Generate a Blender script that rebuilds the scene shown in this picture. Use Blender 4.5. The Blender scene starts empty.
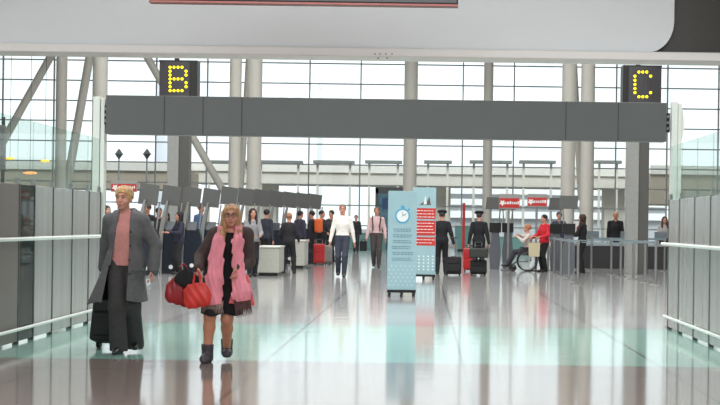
import bpy, bmesh, math, random
import numpy as np
from mathutils import Vector, Matrix
random.seed(7)
SC = bpy.context.scene
COL = SC.collection
PI = math.pi

# ------------------------------------------------------------------ camera
F = 1800.0; VX, VY = 425.0, 224.0; ROLL = math.radians(0.8); EYE = 1.35
cam_d = bpy.data.cameras.new('camera'); cam = bpy.data.objects.new('camera', cam_d); COL.objects.link(cam)
cam_d.sensor_width = 36; cam_d.lens = 36 * F / 720
cam_d.shift_x = -(VX - 360) / 720; cam_d.shift_y = (VY - 202.5) / 720
cam_d.clip_end = 2000
cam.location = (0, 0, EYE); cam.rotation_euler = (PI / 2, -ROLL, 0)
SC.camera = cam

# ------------------------------------------------------------------ world, lights, exposure
SC.view_settings.view_transform = 'Standard'; SC.view_settings.look = 'None'
SC.view_settings.gamma = 1; SC.view_settings.use_curve_mapping = False
SC.view_settings.exposure = 0.0
W = bpy.data.worlds.new('overcast_sky'); SC.world = W; W.use_nodes = True
nt = W.node_tree; bg = nt.nodes['Background']
tc = nt.nodes.new('ShaderNodeTexCoord'); sp = nt.nodes.new('ShaderNodeSeparateXYZ'); rp = nt.nodes.new('ShaderNodeValToRGB')
nt.links.new(tc.outputs['Generated'], sp.inputs[0]); nt.links.new(sp.outputs['Z'], rp.inputs[0]); nt.links.new(rp.outputs[0], bg.inputs[0])
rp.color_ramp.elements[0].color = (.90, .94, .96, 1); rp.color_ramp.elements[1].position = .5; rp.color_ramp.elements[1].color = (.96, .98, 1, 1)
bg.inputs[1].default_value = 1.5

def area(name, loc, rot, sx, sy, power, color=(1, 1, 1)):
    l = bpy.data.lights.new(name, 'AREA'); l.shape = 'RECTANGLE'; l.size = sx; l.size_y = sy; l.energy = power; l.color = color
    o = bpy.data.objects.new(name, l); COL.objects.link(o); o.location = loc; o.rotation_euler = rot
    return o
area('hall_ceiling_light', (-2, 34, 12.6), (0, 0, 0), 26, 26, 6800, (1, .98, .95))  # added fill for the hall's ambient level, no visible fitting
area('hall_rear_light', (-2, 68, 12.6), (0, 0, 0), 30, 30, 5600, (1, .98, .95))  # second added fill, lifts the far half of the hall
area('passage_ceiling_light', (-.5, 6.5, 4.1), (0, 0, 0), 6, 8, 1400, (.96, .98, 1))  # unseen fill added to brighten the bulkhead and the women's fronts

sun_d = bpy.data.lights.new('veiled_sun', 'SUN'); sun_d.energy = 2.2; sun_d.angle = math.radians(25)  # soft sun added under the overcast sky to brighten the structures outside
sun = bpy.data.objects.new('veiled_sun', sun_d); COL.objects.link(sun); sun.rotation_euler = (math.radians(52), 0, math.radians(-14))
# ------------------------------------------------------------------ materials
def lin(c):
    return tuple((x / 255 / 12.92) if x / 255 <= .04045 else ((x / 255 + .055) / 1.055) ** 2.4 for x in c)
MATS = {}
def mat(name, rgb, rough=.6, metal=0.0, var=.06, scale=18, bump=0.0, emit=0.0, spec=.5, stretch=None):
    if name in MATS: return MATS[name]
    m = bpy.data.materials.new(name); m.use_nodes = True; n = m.node_tree.nodes; L = m.node_tree.links
    b = n['Principled BSDF']; c = lin(rgb)
    b.inputs['Roughness'].default_value = rough; b.inputs['Metallic'].default_value = metal
    b.inputs['Specular IOR Level'].default_value = spec
    t = n.new('ShaderNodeTexCoord'); mp = n.new('ShaderNodeMapping'); ns = n.new('ShaderNodeTexNoise')
    if stretch: mp.inputs['Scale'].default_value = stretch
    L.new(t.outputs['Object'], mp.inputs[0]); L.new(mp.outputs[0], ns.inputs[0]); ns.inputs['Scale'].default_value = scale; ns.inputs['Detail'].default_value = 3
    r = n.new('ShaderNodeValToRGB'); L.new(ns.outputs['Fac'], r.inputs[0])
    r.color_ramp.elements[0].position = .3; r.color_ramp.elements[1].position = .7
    r.color_ramp.elements[0].color = tuple(max(0, x * (1 - var)) for x in c) + (1,)
    r.color_ramp.elements[1].color = tuple(min(1, x * (1 + var)) for x in c) + (1,)
    L.new(r.outputs[0], b.inputs['Base Color'])
    if bump:
        bp = n.new('ShaderNodeBump'); bp.inputs['Strength'].default_value = bump; bp.inputs['Distance'].default_value = .01
        L.new(ns.outputs['Fac'], bp.inputs['Height']); L.new(bp.outputs[0], b.inputs['Normal'])
    if emit:
        b.inputs['Emission Color'].default_value = c + (1,); b.inputs['Emission Strength'].default_value = emit
    MATS[name] = m; return m
def glass_mat(name, tint, refl=.12, opacity=0.0, body=(200, 210, 208), rough=.02):
    if name in MATS: return MATS[name]
    m = bpy.data.materials.new(name); m.use_nodes = True; n = m.node_tree.nodes; L = m.node_tree.links
    n.remove(n['Principled BSDF']); out = n['Material Output']
    tr = n.new('ShaderNodeBsdfTransparent'); tr.inputs[0].default_value = lin(tint) + (1,)
    gl = n.new('ShaderNodeBsdfGlossy'); gl.inputs['Roughness'].default_value = rough
    df = n.new('ShaderNodeBsdfDiffuse'); df.inputs[0].default_value = lin(body) + (1,)
    m1 = n.new('ShaderNodeMixShader'); m1.inputs[0].default_value = refl; L.new(tr.outputs[0], m1.inputs[1]); L.new(gl.outputs[0], m1.inputs[2])
    m2 = n.new('ShaderNodeMixShader'); m2.inputs[0].default_value = opacity; L.new(m1.outputs[0], m2.inputs[1]); L.new(df.outputs[0], m2.inputs[2])
    L.new(m2.outputs[0], out.inputs[0]); MATS[name] = m; return m

WHITE = mat('white_painted_panel', (218, 227, 230), .45, var=.01, scale=3)
LIP = mat('white_edge_trim', (228, 231, 228), .4, var=.01)
DARKF = mat('dark_fascia', (50, 50, 45), .35)
BEAM = mat('charcoal_coated_metal', (80, 80, 80), .5, .0, var=.02, scale=4)
BEAMS = mat('seam_dark', (45, 45, 45), .6)
COLM = mat('column_paint', (200, 199, 191), .5, var=.02, scale=2)
POSTM = mat('post_paint', (214, 214, 208), .45, var=.02)
MULL = mat('mullion_grey', (172, 178, 182), .5)
CONC = mat('concrete', (212, 207, 196), .8, var=.06, scale=.6)
TAN = mat('tan_cladding', (176, 164, 148), .8, var=.06, scale=.6)
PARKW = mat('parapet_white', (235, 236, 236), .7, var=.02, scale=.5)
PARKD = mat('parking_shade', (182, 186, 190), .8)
STEEL = mat('brushed_steel', (168, 170, 170), .3, .85, var=.04, scale=30, stretch=(1, 1, .05))
PANEL = mat('screen_panel_metal', (176, 178, 175), .25, .45, var=.12, scale=3, stretch=(1, 1.6, .01))
PANELB = mat('screen_panel_taupe', (116, 106, 102), .4, .2, var=.05, scale=2, stretch=(1, 3, .03))
RAIL = mat('rail_white', (225, 228, 225), .3, .2)
BLACK = mat('black_plastic', (22, 22, 24), .4)
BLACKF = mat('black_fabric', (26, 26, 29), .85, var=.2, scale=60, bump=.2)
KGREY = mat('kiosk_header_grey', (90, 92, 91), .5)
KSIL = mat('kiosk_silver', (150, 152, 150), .35, .4)
KNAVY = mat('kiosk_navy', (30, 37, 50), .35)
DESK = mat('desk_grey', (172, 173, 166), .5)
DESKT = mat('desk_top', (205, 206, 200), .4)
TEAL = mat('teal_panel', (110, 160, 158), .5)
REDS = mat('red_sign', (190, 46, 44), .5)
WHT = mat('white_mark', (235, 235, 235), .5)
LED = mat('amber_led', (255, 235, 20), .4, emit=1.4)
LEDOFF = mat('led_off', (58, 58, 70), .5)
SIGNB = mat('sign_housing', (62, 60, 64), .45)
SIGND = mat('sign_side', (26, 26, 27), .5)
BANB = mat('banner_blue', (148, 182, 190), .6, var=.03, scale=6)
BAND = mat('banner_text_grey', (108, 138, 152), .6)
BANW = mat('banner_white', (225, 232, 232), .6)
BANC = mat('banner_cyan', (70, 160, 200), .6)
SKIN = mat('skin', (200, 143, 122), .55, var=.05, scale=40)
SKIN2 = mat('skin_tan', (172, 120, 94), .55, var=.05, scale=40)
SKINL = mat('skin_legs', (190, 132, 104), .5, var=.05, scale=30)
GLASS = glass_mat('facade_glass', (248, 252, 252), .05)
SGLASS = glass_mat('screen_glass', (242, 248, 246), .07, .04, (190, 205, 200))

SMOKE = glass_mat('smoked_glass', (120, 128, 126), .15, .25, (110, 116, 114))
# floor
def floor_mat():
    m = bpy.data.materials.new('terrazzo_floor'); m.use_nodes = True; n = m.node_tree.nodes; L = m.node_tree.links
    b = n['Principled BSDF']
    t = n.new('ShaderNodeTexCoord'); s = n.new('ShaderNodeSeparateXYZ'); L.new(t.outputs['Object'], s.inputs[0])
    def math_(op, a, bb=None):
        q = n.new('ShaderNodeMath'); q.operation = op
        for i, v in enumerate((a, bb)):
            if v is None: continue
            if isinstance(v, (int, float)): q.inputs[i].default_value = v
            else: L.new(v, q.inputs[i])
        return q.outputs[0]
    def mix(f, a, c):
        q = n.new('ShaderNodeMix'); q.data_type = 'RGBA'
        L.new(f, q.inputs[0])
        for i, v in ((6, a), (7, c)):
            if isinstance(v, tuple): q.inputs[i].default_value = v
            else: L.new(v, q.inputs[i])
        return q.outputs[2]
    X, Y = s.outputs[0], s.outputs[1]
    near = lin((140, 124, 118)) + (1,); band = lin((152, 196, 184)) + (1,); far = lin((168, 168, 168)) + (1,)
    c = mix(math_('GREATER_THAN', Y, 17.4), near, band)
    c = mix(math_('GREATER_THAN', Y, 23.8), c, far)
    ns = n.new('ShaderNodeTexNoise'); ns.inputs['Scale'].default_value = 60; ns.inputs['Detail'].default_value = 4; L.new(t.outputs['Object'], ns.inputs[0])
    spk = n.new('ShaderNodeMapRange'); L.new(ns.outputs[0], spk.inputs[0]); spk.inputs[1].default_value = .35; spk.inputs[2].default_value = .65; spk.inputs[3].default_value = .9; spk.inputs[4].default_value = 1.08
    # joints
    def joint(v, off, step, w):
        a = math_('SUBTRACT', v, off - step * 0); a = math_('DIVIDE', a, step); a = math_('FRACT', a); a = math_('SUBTRACT', a, .5); a = math_('ABSOLUTE', a)
        return math_('GREATER_THAN', a, .5 - w / step)
    j = math_('MAXIMUM', joint(X, -.57 - .955, 1.91, .016), joint(Y, 28.3, 12.0, .04))
    j = math_('MAXIMUM', j, math_('LESS_THAN', math_('ABSOLUTE', math_('SUBTRACT', Y, 17.4)), .03))
    j = math_('MAXIMUM', j, math_('LESS_THAN', math_('ABSOLUTE', math_('SUBTRACT', Y, 23.8)), .04))
    c = mix(math_('MULTIPLY', j, .8), c, lin((80, 82, 82)) + (1,))
    mm = n.new('ShaderNodeMix'); mm.data_type = 'RGBA'; mm.blend_type = 'MULTIPLY'; mm.inputs[0].default_value = 1
    L.new(c, mm.inputs[6]); cc = n.new('ShaderNodeCombineXYZ')
    for i in range(3): L.new(spk.outputs[0], cc.inputs[i])
    L.new(cc.outputs[0], mm.inputs[7]); L.new(mm.outputs[2], b.inputs['Base Color'])
    # polish: a fine ripple in slab flatness
    n2 = n.new('ShaderNodeTexNoise'); mp = n.new('ShaderNodeMapping'); mp.inputs['Scale'].default_value = (.3, 1.6, 1); L.new(t.outputs['Object'], mp.inputs[0]); L.new(mp.outputs[0], n2.inputs[0]); n2.inputs['Scale'].default_value = 1.2
    bp = n.new('ShaderNodeBump'); bp.inputs['Strength'].default_value = .1; bp.inputs['Distance'].default_value = .012; L.new(n2.outputs[0], bp.inputs['Height']); L.new(bp.outputs[0], b.inputs['Normal'])
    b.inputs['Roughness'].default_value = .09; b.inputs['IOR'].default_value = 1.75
    b.inputs['Specular IOR Level'].default_value = .5
    return m

# ------------------------------------------------------------------ mesh helpers
class MB:
    def __init__(s): s.bm = bmesh.new()
    def box(s, x0, x1, y0, y1, z0, z1, bevel=0.0, M=None):
        r = bmesh.ops.create_cube(s.bm, size=1); v = r['verts']
        for q in v: q.co = Vector(((x0 + x1) / 2 + q.co.x * (x1 - x0), (y0 + y1) / 2 + q.co.y * (y1 - y0), (z0 + z1) / 2 + q.co.z * (z1 - z0)))
        if bevel:
            es = list({e for q in v for e in q.link_edges}); rr = bmesh.ops.bevel(s.bm, geom=es, offset=bevel, segments=2, affect='EDGES', profile=.5)
            v = list({q for f in rr['faces'] for q in f.verts} | {q for q in v if q.is_valid})
        if M is not None:
            for q in v: q.co = M @ q.co
        return s
    def tube(s, a, b, r0, r1=None, n=16):
        a = Vector(a); b = Vector(b); r1 = r0 if r1 is None else r1; d = (b - a); z = d.normalized()
        x = z.orthogonal().normalized(); y = z.cross(x)
        A = [s.bm.verts.new(a + (x * math.cos(t) + y * math.sin(t)) * r0) for t in [2 * PI * i / n for i in range(n)]]
        B = [s.bm.verts.new(b + (x * math.cos(t) + y * math.sin(t)) * r1) for t in [2 * PI * i / n for i in range(n)]]
        for i in range(n): s.bm.faces.new((A[i], A[(i + 1) % n], B[(i + 1) % n], B[i]))
        s.bm.faces.new(A[::-1]); s.bm.faces.new(B); return s
    def path(s, pts, r, n=10):
        pts = [Vector(p) for p in pts]; rings = []
        for i, p in enumerate(pts):
            d = (pts[min(i + 1, len(pts) - 1)] - pts[max(i - 1, 0)]).normalized()
            up = Vector((0, 0, 1)) if abs(d.z) < .95 else Vector((1, 0, 0))
            x = d.cross(up).normalized(); y = x.cross(d)
            rr = r[i] if isinstance(r, (list, tuple)) else r
            rings.append([s.bm.verts.new(p + (x * math.cos(2 * PI * k / n) + y * math.sin(2 * PI * k / n)) * rr) for k in range(n)])
        for A, B in zip(rings, rings[1:]):
            for i in range(n): s.bm.faces.new((A[i], B[i], B[(i + 1) % n], A[(i + 1) % n]))
        s.bm.faces.new(rings[0]); s.bm.faces.new(rings[-1][::-1]); return s
    def prism(s, poly, y0, y1, M=None):            # poly in (x,z), extruded along y
        A = [s.bm.verts.new((p[0], y0, p[1])) for p in poly]; B = [s.bm.verts.new((p[0], y1, p[1])) for p in poly]
        n = len(poly)
        for i in range(n): s.bm.faces.new((A[i], A[(i + 1) % n], B[(i + 1) % n], B[i]))
        s.bm.faces.new(A[::-1]); s.bm.faces.new(B)
        if M is not None:
            for q in A + B: q.co = M @ q.co
        return s
    def ball(s, c, r, seg=12):
        rr = bmesh.ops.create_uvsphere(s.bm, u_segments=seg, v_segments=max(6, seg // 2 + 2), radius=1)
        r = (r, r, r) if isinstance(r, (int, float)) else r
        for q in rr['verts']: q.co = Vector((c[0] + q.co.x * r[0], c[1] + q.co.y * r[1], c[2] + q.co.z * r[2]))
        return s
    def ring(s, c, R, r, axis='x', n=28, m=8):
        rings = []
        for i in range(n):
            t = 2 * PI * i / n; row = []
            for k in range(m):
                u = 2 * PI * k / m; rad = R + r * math.cos(u); h = r * math.sin(u)
                p = (h, rad * math.cos(t), rad * math.sin(t)) if axis == 'x' else (rad * math.cos(t), h, rad * math.sin(t))
                row.append(s.bm.verts.new((c[0] + p[0], c[1] + p[1], c[2] + p[2])))
            rings.append(row)
        for i in range(n):
            for k in range(m): s.bm.faces.new((rings[i][k], rings[(i + 1) % n][k], rings[(i + 1) % n][(k + 1) % m], rings[i][(k + 1) % m]))
        return s
    def build(s, name, m, parent=None, smooth=False):
        bmesh.ops.recalc_face_normals(s.bm, faces=s.bm.faces)
        me = bpy.data.meshes.new(name); s.bm.to_mesh(me); s.bm.free(); me.materials.append(m)
        if smooth:
            me.polygons.foreach_set('use_smooth', [True] * len(me.polygons)); me.set_sharp_from_angle(angle=math.radians(40))
        o = bpy.data.objects.new(name, me); COL.objects.link(o)
        if parent is not None: o.parent = parent
        return o
def tag(o, label=None, cat=None, group=None, kind=None):
    if label: o['label'] = label
    if cat: o['category'] = cat
    if group: o['group'] = group
    if kind: o['kind'] = kind
    return o
def thing(name, label, cat, loc=(0, 0, 0), rz=0, group=None):
    o = bpy.data.objects.new(name, None); COL.objects.link(o); o.location = loc; o.rotation_euler = (0, 0, rz)
    return tag(o, label, cat, group)
def struct(o): o['kind'] = 'structure'; return o
def copy_tree(o, parent=None):
    c = o.copy(); COL.objects.link(c); c.parent = parent
    for ch in list(o.children): copy_tree(ch, c)
    return c
def at(px, py, Y):                                 # photo pixel + distance -> place in the hall
    dx, dy = (px - VX) / F, (VY - py) / F
    x = dx * math.cos(ROLL) - dy * math.sin(ROLL); z = dx * math.sin(ROLL) + dy * math.cos(ROLL)
    return Vector((x * Y, Y, EYE + z * Y))
def gx(px, Y, py=262): return at(px, py, Y).x

# ------------------------------------------------------------------ room shell
YF = 100.0
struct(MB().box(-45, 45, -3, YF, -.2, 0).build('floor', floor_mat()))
struct(MB().box(-45, 45, 14.6, YF + .3, 13, 13.3).build('ceiling', mat('ceiling_white', (215, 215, 212), .8)))
struct(MB().box(-9, 9, -3, 14.6, 4.2, 4.4).build('ceiling', mat('ceiling_white', (215, 215, 212), .8)))
wm = mat('wall_paint', (196, 196, 190), .7)
struct(MB().box(-45.3, -45, -3, YF, 0, 13.3).build('wall_left', wm))
struct(MB().box(45, 45.3, -3, YF, 0, 13.3).build('wall_right', wm))
struct(MB().box(-45, 45, -3.3, -3, 0, 13.3).build('wall_back', wm))
# glazed end wall
pitch = 51.1 / F * YF; x0 = gx(309, YF, 150)
fr = MB(); gl = MB()
xs = [x0 + pitch * k for k in range(-9, 10)]
zb = at(VX, 186.9, YF).z + .04; step = 20.2 / F * YF
zs = [zb + step * k for k in range(-3, 10)]
for x in xs: fr.box(x - .035, x + .035, YF - .12, YF + .06, 0, 13)
for z in zs: fr.box(xs[0], xs[-1], YF - .09, YF + .04, z - .032, z + .032)
fo = struct(fr.build('window_1', MULL))
gl.box(xs[0], xs[-1], YF + .0, YF + .02, 0, 13); gl.build('window_pane', GLASS, fo)
struct(MB().box(-45, xs[0], YF, YF + .3, 0, 13.3).box(xs[-1], 45, YF, YF + .3, 0, 13.3).build('wall_far', wm))

# overhead white bulkhead
YB = 14.6
zl = at(VX, 58.5, YB).z; zt = at(VX, 50, YB).z
tag(MB().box(-7, 7, YB, YB + .25, zt, 4.2).build('trim_1', DARKF), kind='structure')
tag(MB().box(-7, 7, YB - .13, YB + .3, zl, zt, .01).build('trim_2', LIP), kind='structure')
xr = at(672.5, 20, YB).x; R = .2
pl = [(-7, zt + .002), (xr - R * 1.05, zt + .002)] + [(xr - R + R * math.sin(t), zt + R * 1.25 - R * 1.25 * math.cos(t)) for t in [PI / 2 * i / 10 for i in range(1, 11)]] + [(xr, 4.19), (-7, 4.19)]
tag(MB().prism(pl, YB - .1, YB - .002).build('trim_3', WHITE), kind='structure')
d = MB()
for px, py in ((375, 54), (380, 54), (386, 54), (392, 54), (378, 58), (387, 58)):
    p = at(px, py, YB - .13); d.tube((p.x, YB - .134, p.z), (p.x, YB - .12, p.z), .006, n=10)
tag(d.build('fixing_holes', mat('hole_grey', (120, 122, 120), .7)), 'cluster of small grey fixing holes in the white ceiling edge', 'holes')
a = at(150, 1.5, 12); b = at(458, 4, 12)
s = thing('hanging_sign', 'black hanging sign whose lower edge shows at the top', 'sign', ((a.x + b.x) / 2, 12, a.z - .01))
w = (b.x - a.x) / 2
MB().box(-w, w, -.06, .06, .012, .6, .01).build('housing', BLACK, s)
MB().box(-w, w, -.062, .062, 0, .012).build('edge_strip', mat('sign_edge_red', (120, 60, 55), .5), s)
for sx in (-.7, .7): MB().tube((sx, 0, .6), (sx, 0, 4.2 - s.location.z), .02).build('hanger', BLACK, s)

# screens left and right of the opening
XL, XR = -4.35, 3.25
def screen(X, sgn, ys, side, first):
    t = thing('partition_screen', ('grey metal partition with green glass top along the left side of the passage' if sgn < 0 else 'grey metal partition with green glass top along the right side of the passage'), 'partition', (X, ys[0], 0))
    for i, (a, b) in enumerate(zip(ys, ys[1:])):
        m = PANELB if (i == first) else (SMOKE if i == first + 1 and sgn < 0 else PANEL)
        p = MB().box(0 if sgn > 0 else -.05, .05 if sgn > 0 else 0, a - ys[0] + .012, b - ys[0] - .012, .03, 1.715, .004).build('metal_panel', m, t)
        MB().box(sgn * .025 - .008, sgn * .025 + .008, a - ys[0] + .01, b - ys[0] - .01, 1.72, 2.43).build('glass_panel', SGLASS, t)
        MB().box(min(sgn * .055, -sgn * .006), max(sgn * .055, -sgn * .006), b - ys[0] - .022, b - ys[0] + .022, 0, 1.72).build('upright', mat('upright_dark', (70, 74, 72), .5), t)
        MB().box(sgn * .025 - .02, sgn * .025 + .02, b - ys[0] - .02, b - ys[0] + .02, 1.70, 1.79).build('glass_clamp', STEEL, t)
    n = ys[-1] - ys[0]
    for z, r, off in ((1.13, .021, .07), (.17, .018, .05)):
        rl = MB().tube((-sgn * off, .1, z), (-sgn * off, n + (.12 if z > 1 else 0), z), r, n=14).build('handrail', RAIL, t, True)
        bk = MB()
        for y in ys[1:-1]: bk.tube((0, y - ys[0], z), (-sgn * off, y - ys[0], z), .009, n=8)
        bk.build('rail_bracket', RAIL, rl)
ysL = [13.4, 14.6, 15.8, 17.0, 18.2, 19.3, 20.05, 21.05, 22.2, 23.3, 24.12]
screen(XL, -1, ysL, 'left', 4)
ysR = [13.6, 14.8, 16, 17.2, 18.4, 19.5, 20.5, 21.7, 23.0, 24.0]
screen(XR, 1, ysR, 'right', -1)

# dark lintel beam carried by two square posts
YBM = 24.3
pa = at(108, 116, YBM); pb = at(665, 122, YBM)
zt_ = at(387, 99.7, YBM).z; zb_ = at(387, 138.3, YBM).z
t = thing('overhead_beam', 'long charcoal grey beam spanning the passage between two posts', 'beam', (0, YBM, 0))
MB().box(pa.x, pb.x, -.16, .16, zb_, zt_, .006).build('beam_body', BEAM, t)
sm = MB()
for px in (166, 204.5, 243, 565, 617):
    x = at(px, 118, YBM).x; sm.box(x - .006, x + .006, -.163, -.155, zb_ + .004, zt_ - .004)
sm.build('panel_seam', BEAMS, t)
for x0_, x1_ in ((pa.x - .045, pa.x), (pb.x, pb.x + .06)):
    zc = (zt_ + zb_) / 2
    bq = MB().box(x0_, x1_, -.05, .05, zc - .13, zc + .13, .004).build('end_bracket', BLACK, t)
    for k in (-1, 0, 1): MB().tube(((x0_ + x1_) / 2, -.07, zc + k * .08), ((x0_ + x1_) / 2, -.05, zc + k * .08), .02, n=8).build('bolt', STEEL, bq)
for nm, c0, c1, ht in (('left', 93, 104.5, 97), ('right', 670, 680.5, 102)):
    A = at(c0, 180, YBM); B = at(c1, 180, YBM); zz = at((c0 + c1) / 2, ht, YBM).z
    p = thing('support_post', 'square grey steel post carrying the %s end of the charcoal beam' % nm, 'post', ((A.x + B.x) / 2, YBM, 0))
    w = (B.x - A.x) / 2
    MB().box(-w, w * .2, -.07, .07, 0, zz, .005).box(w * .28, w, -.05, .09, 0, zz - .02, .005).build('shaft', POSTM, p)
    MB().box(-w - .03, w + .03, -.1, .12, 0, .02).build('base_plate', STEEL, p)
    if nm == 'right':
        pts = [(w - .01, zz - .05)] + [(w + .035 * math.sin(PI * k / 10), zz - .05 - .5 * k / 10) for k in range(1, 10)] + [(w - .01, zz - .58)]
        MB().prism(pts, -.02, .04).build('lug', POSTM, p)

# ------------------------------------------------------------------ tall columns and struts in the hall
def column(px, wpx, Y, label):
    x = at(px, 130, Y).x; r = wpx / 2 / F * Y
    c = thing('round_column', label, 'column', (x, Y, 0))
    MB().tube((0, 0, .3), (0, 0, 13), r, n=32).build('shaft', COLM, c, True)
    MB().tube((0, 0, 0), (0, 0, .3), r * 1.08, n=32).build('base_collar', STEEL, c, True)
column(61, 11, 86, 'tall pale round column standing leftmost, between two slanted struts')
column(99.5, 15, 84, 'tall pale round column rising behind the left beam post')
column(235, 12, 86, 'tall pale round column, left one of the pair right of the B sign')
column(254.5, 14.5, 86, 'tall pale round column, right one of the pair right of the B sign')
column(410.5, 13.5, 90, 'pale round column standing alone behind the blue banners')
column(488, 9.5, 92, 'slim pale round column rising above the two uniformed men')
column(568.5, 14, 86, 'pale round column, left one of the pair left of the C sign')
column(587.5, 14, 86, 'pale round column, right one of the pair left of the C sign')
def strut(a, b, wpx, Y, label):
    A = at(a[0], a[1], Y); B = at(b[0], b[1], Y)
    d_ = (A - B); top = A + d_ * ((12.5 - A.z) / d_.z)
    tag(MB().tube(B, top, wpx / 2 / F * Y, n=20).build('slanted_strut', COLM, None, True), label, 'strut')
strut((51.5, 55), (-10, 165), 8, 87.5, 'pale slanted strut leaning left of the leftmost round column')
strut((90, 55), (66, 190), 8.5, 88, 'greyish slanted strut right of the leftmost round column')
strut((146, 55), (224, 192), 7.5, 89, 'pale slanted strut running down behind the B sign')
strut((249, 55), (240, 200), 6, 88.5, 'thin slanted strut between the paired columns right of the B sign')
strut((573.5, 55), (581, 200), 6.5, 88.5, 'thin slanted strut between the paired columns left of the C sign')

# ------------------------------------------------------------------ gate pylons with letter signs
def pylon(px0, px1, Y, letter, sx0, sx1, ytop, side):
    A = at(px0, 170, Y); B = at(px1, 170, Y); xc = (A.x + B.x) / 2; w = (B.x - A.x) / 2
    p = thing('sign_pylon', 'tall square grey pylon standing below the yellow letter %s' % letter, 'pylon', (xc, Y, 0))
    zs0 = at(px0, 106, Y).z
    top = at(px0, ytop, Y).z + 0
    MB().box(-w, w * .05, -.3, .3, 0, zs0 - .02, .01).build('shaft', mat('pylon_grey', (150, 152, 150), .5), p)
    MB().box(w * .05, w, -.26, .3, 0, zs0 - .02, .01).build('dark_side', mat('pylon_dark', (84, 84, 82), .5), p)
    S0 = at(sx0, 80, Y); S1 = at(sx1, 80, Y); ws = (S1.x - S0.x)
    s = thing('letter_sign', 'dark box sign showing a yellow lit letter %s' % letter, 'sign', (S0.x, Y, zs0))
    h = top - zs0; fw = ws * .8 if side else ws
    f0 = 0 if side >= 0 else ws * .2
    # gently bowed face
    pts = []
    n = 10
    bmx = MB(); prof = [(f0 + fw * i / n * (0.8 if side > 0 else 1) , -.32 - .06 * math.sin(PI * i / n)) for i in range(n + 1)]
    prof = [(ws * i / n, -.32 - .07 * math.sin(PI * i / n)) for i in range(n + 1)] + [(ws, .3), (0, .3)]
    Av = [bmx.bm.verts.new((x, y, 0)) for x, y in prof]; Bv = [bmx.bm.verts.new((x, y, h)) for x, y in prof]
    for i in range(len(prof)): bmx.bm.faces.new((Av[i], Av[(i + 1) % len(prof)], Bv[(i + 1) % len(prof)], Bv[i]))
    bmx.bm.faces.new(Av); bmx.bm.faces.new(Bv)
    bmx.build('housing', SIGNB, s)
    xa, xb = (ws * .80, ws * 1.01) if side > 0 else (-ws * .01, ws * .13)
    MB().box(xa, xb, -.375, .31, -.01, h + .01, .01).build('side_cover', SIGND, s)
    MB().box(-.01, ws + .01, -.36, .31, h, h + .04).build('top_cap', SIGND, s)
    MB().tube((ws * .42, 0, h + .04), (ws * .42, 0, 13 - zs0), .07, n=12).build('hanger', SIGND, s)
    pat = {'B': ['11110', '10001', '10001', '11110', '10001', '10001', '11110'], 'C': ['01110', '10001', '10000', '10000', '10000', '10001', '01110']}[letter]
    lx, rx, ty, by = LEDPOS[letter]
    on = MB(); off = MB()
    for r_ in range(7):
        for c_ in range(5):
            p_ = at(lx + (rx - lx) * c_ / 4, ty + (by - ty) * r_ / 6, Y - .4) - s.location
            q = on if pat[r_][c_] == '1' else off
            rad = .040 if q is on else .02
            q.tube((p_.x, -.40, p_.z), (p_.x, -.34, p_.z), rad, n=12)
    on.build('lit_letter', LED, s); off.build('unlit_dots', LEDOFF, s)
    return p
LEDPOS = {'B': (170, 186, 67.2, 90.6), 'C': (635, 650.7, 72, 96.7)}
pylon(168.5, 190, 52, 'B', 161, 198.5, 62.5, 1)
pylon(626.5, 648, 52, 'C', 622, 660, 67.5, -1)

# ------------------------------------------------------------------ outside the glass
struct(MB().box(-120, 120, YF + .3, 400, -.3, -.02).build('ground', mat('asphalt', (130, 130, 128), .9)))
def lintel(px0, px1, y0, y1, Y, m, label, name='elevated_roadway'):
    A = at(px0, y1, Y); B = at(px1, y0, Y); zc0 = at((px0 + px1) / 2, y1, Y).z; zc1 = at((px0 + px1) / 2, y0, Y).z
    t = thing(name, label, 'roadway', ((A.x + B.x) / 2, Y, 0)); w = (B.x - A.x) / 2
    MB().box(-w, w, 0, 7, zc0, zc1 - .5).build('deck', m, t)
    MB().box(-w, w, -.2, .1, zc1 - .55, zc1).build('parapet', mat('parapet_beige', (225, 222, 214), .8), t)
    for k in range(int(2 * w // 12) + 1):
        x = -w + 5 + 12 * k
        if x < w: MB().box(x - .7, x + .7, 2, 4, -.02, zc0).build('pier', CONC, t)
    return t
lintel(190, 700, 166, 186, 122, CONC, 'pale concrete elevated roadway outside the glass wall')
lintel(-60, 185, 161, 188, 114, TAN, 'brownish elevated roadway outside the glass wall behind the B pylon')
lintel(650, 760, 166, 205, 112, TAN, 'brownish roadway abutment outside, right of the C pylon')
for i, (a_, b_) in enumerate(((204, 250), (256, 302), (313, 354), (365, 402), (424, 452), (470, 512), (520, 556), (596, 622))):
    Y = 118; A = at(a_, 163.5, Y); B = at(b_, 163.5, Y)
    t = thing('canopy_slat', 'dark louvre strip above the outside roadway, %s from the left' % ['first', 'second', 'third', 'fourth', 'fifth', 'sixth', 'seventh', 'eighth'][i], 'louvre', (A.x, Y, 0), group='louvres above the roadway')
    z = at((a_ + b_) / 2, 162.5, Y).z
    MB().box(0, B.x - A.x, 0, 1.4, z - .05, z + .14).build('blade', mat('louvre_dark', (120, 122, 118), .7), t)
    MB().box(.2, .35, .5, .65, 0, z - .05).box(B.x - A.x - .35, B.x - A.x - .2, .5, .65, 0, z - .05).build('support', CONC, t)
Y = 150
t = thing('parking_structure', 'white and grey multi-storey parking structure outside behind the queue', 'building', (0, Y, 0))
xa, xb = at(425, 200, Y).x, at(668, 200, Y).x
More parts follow.
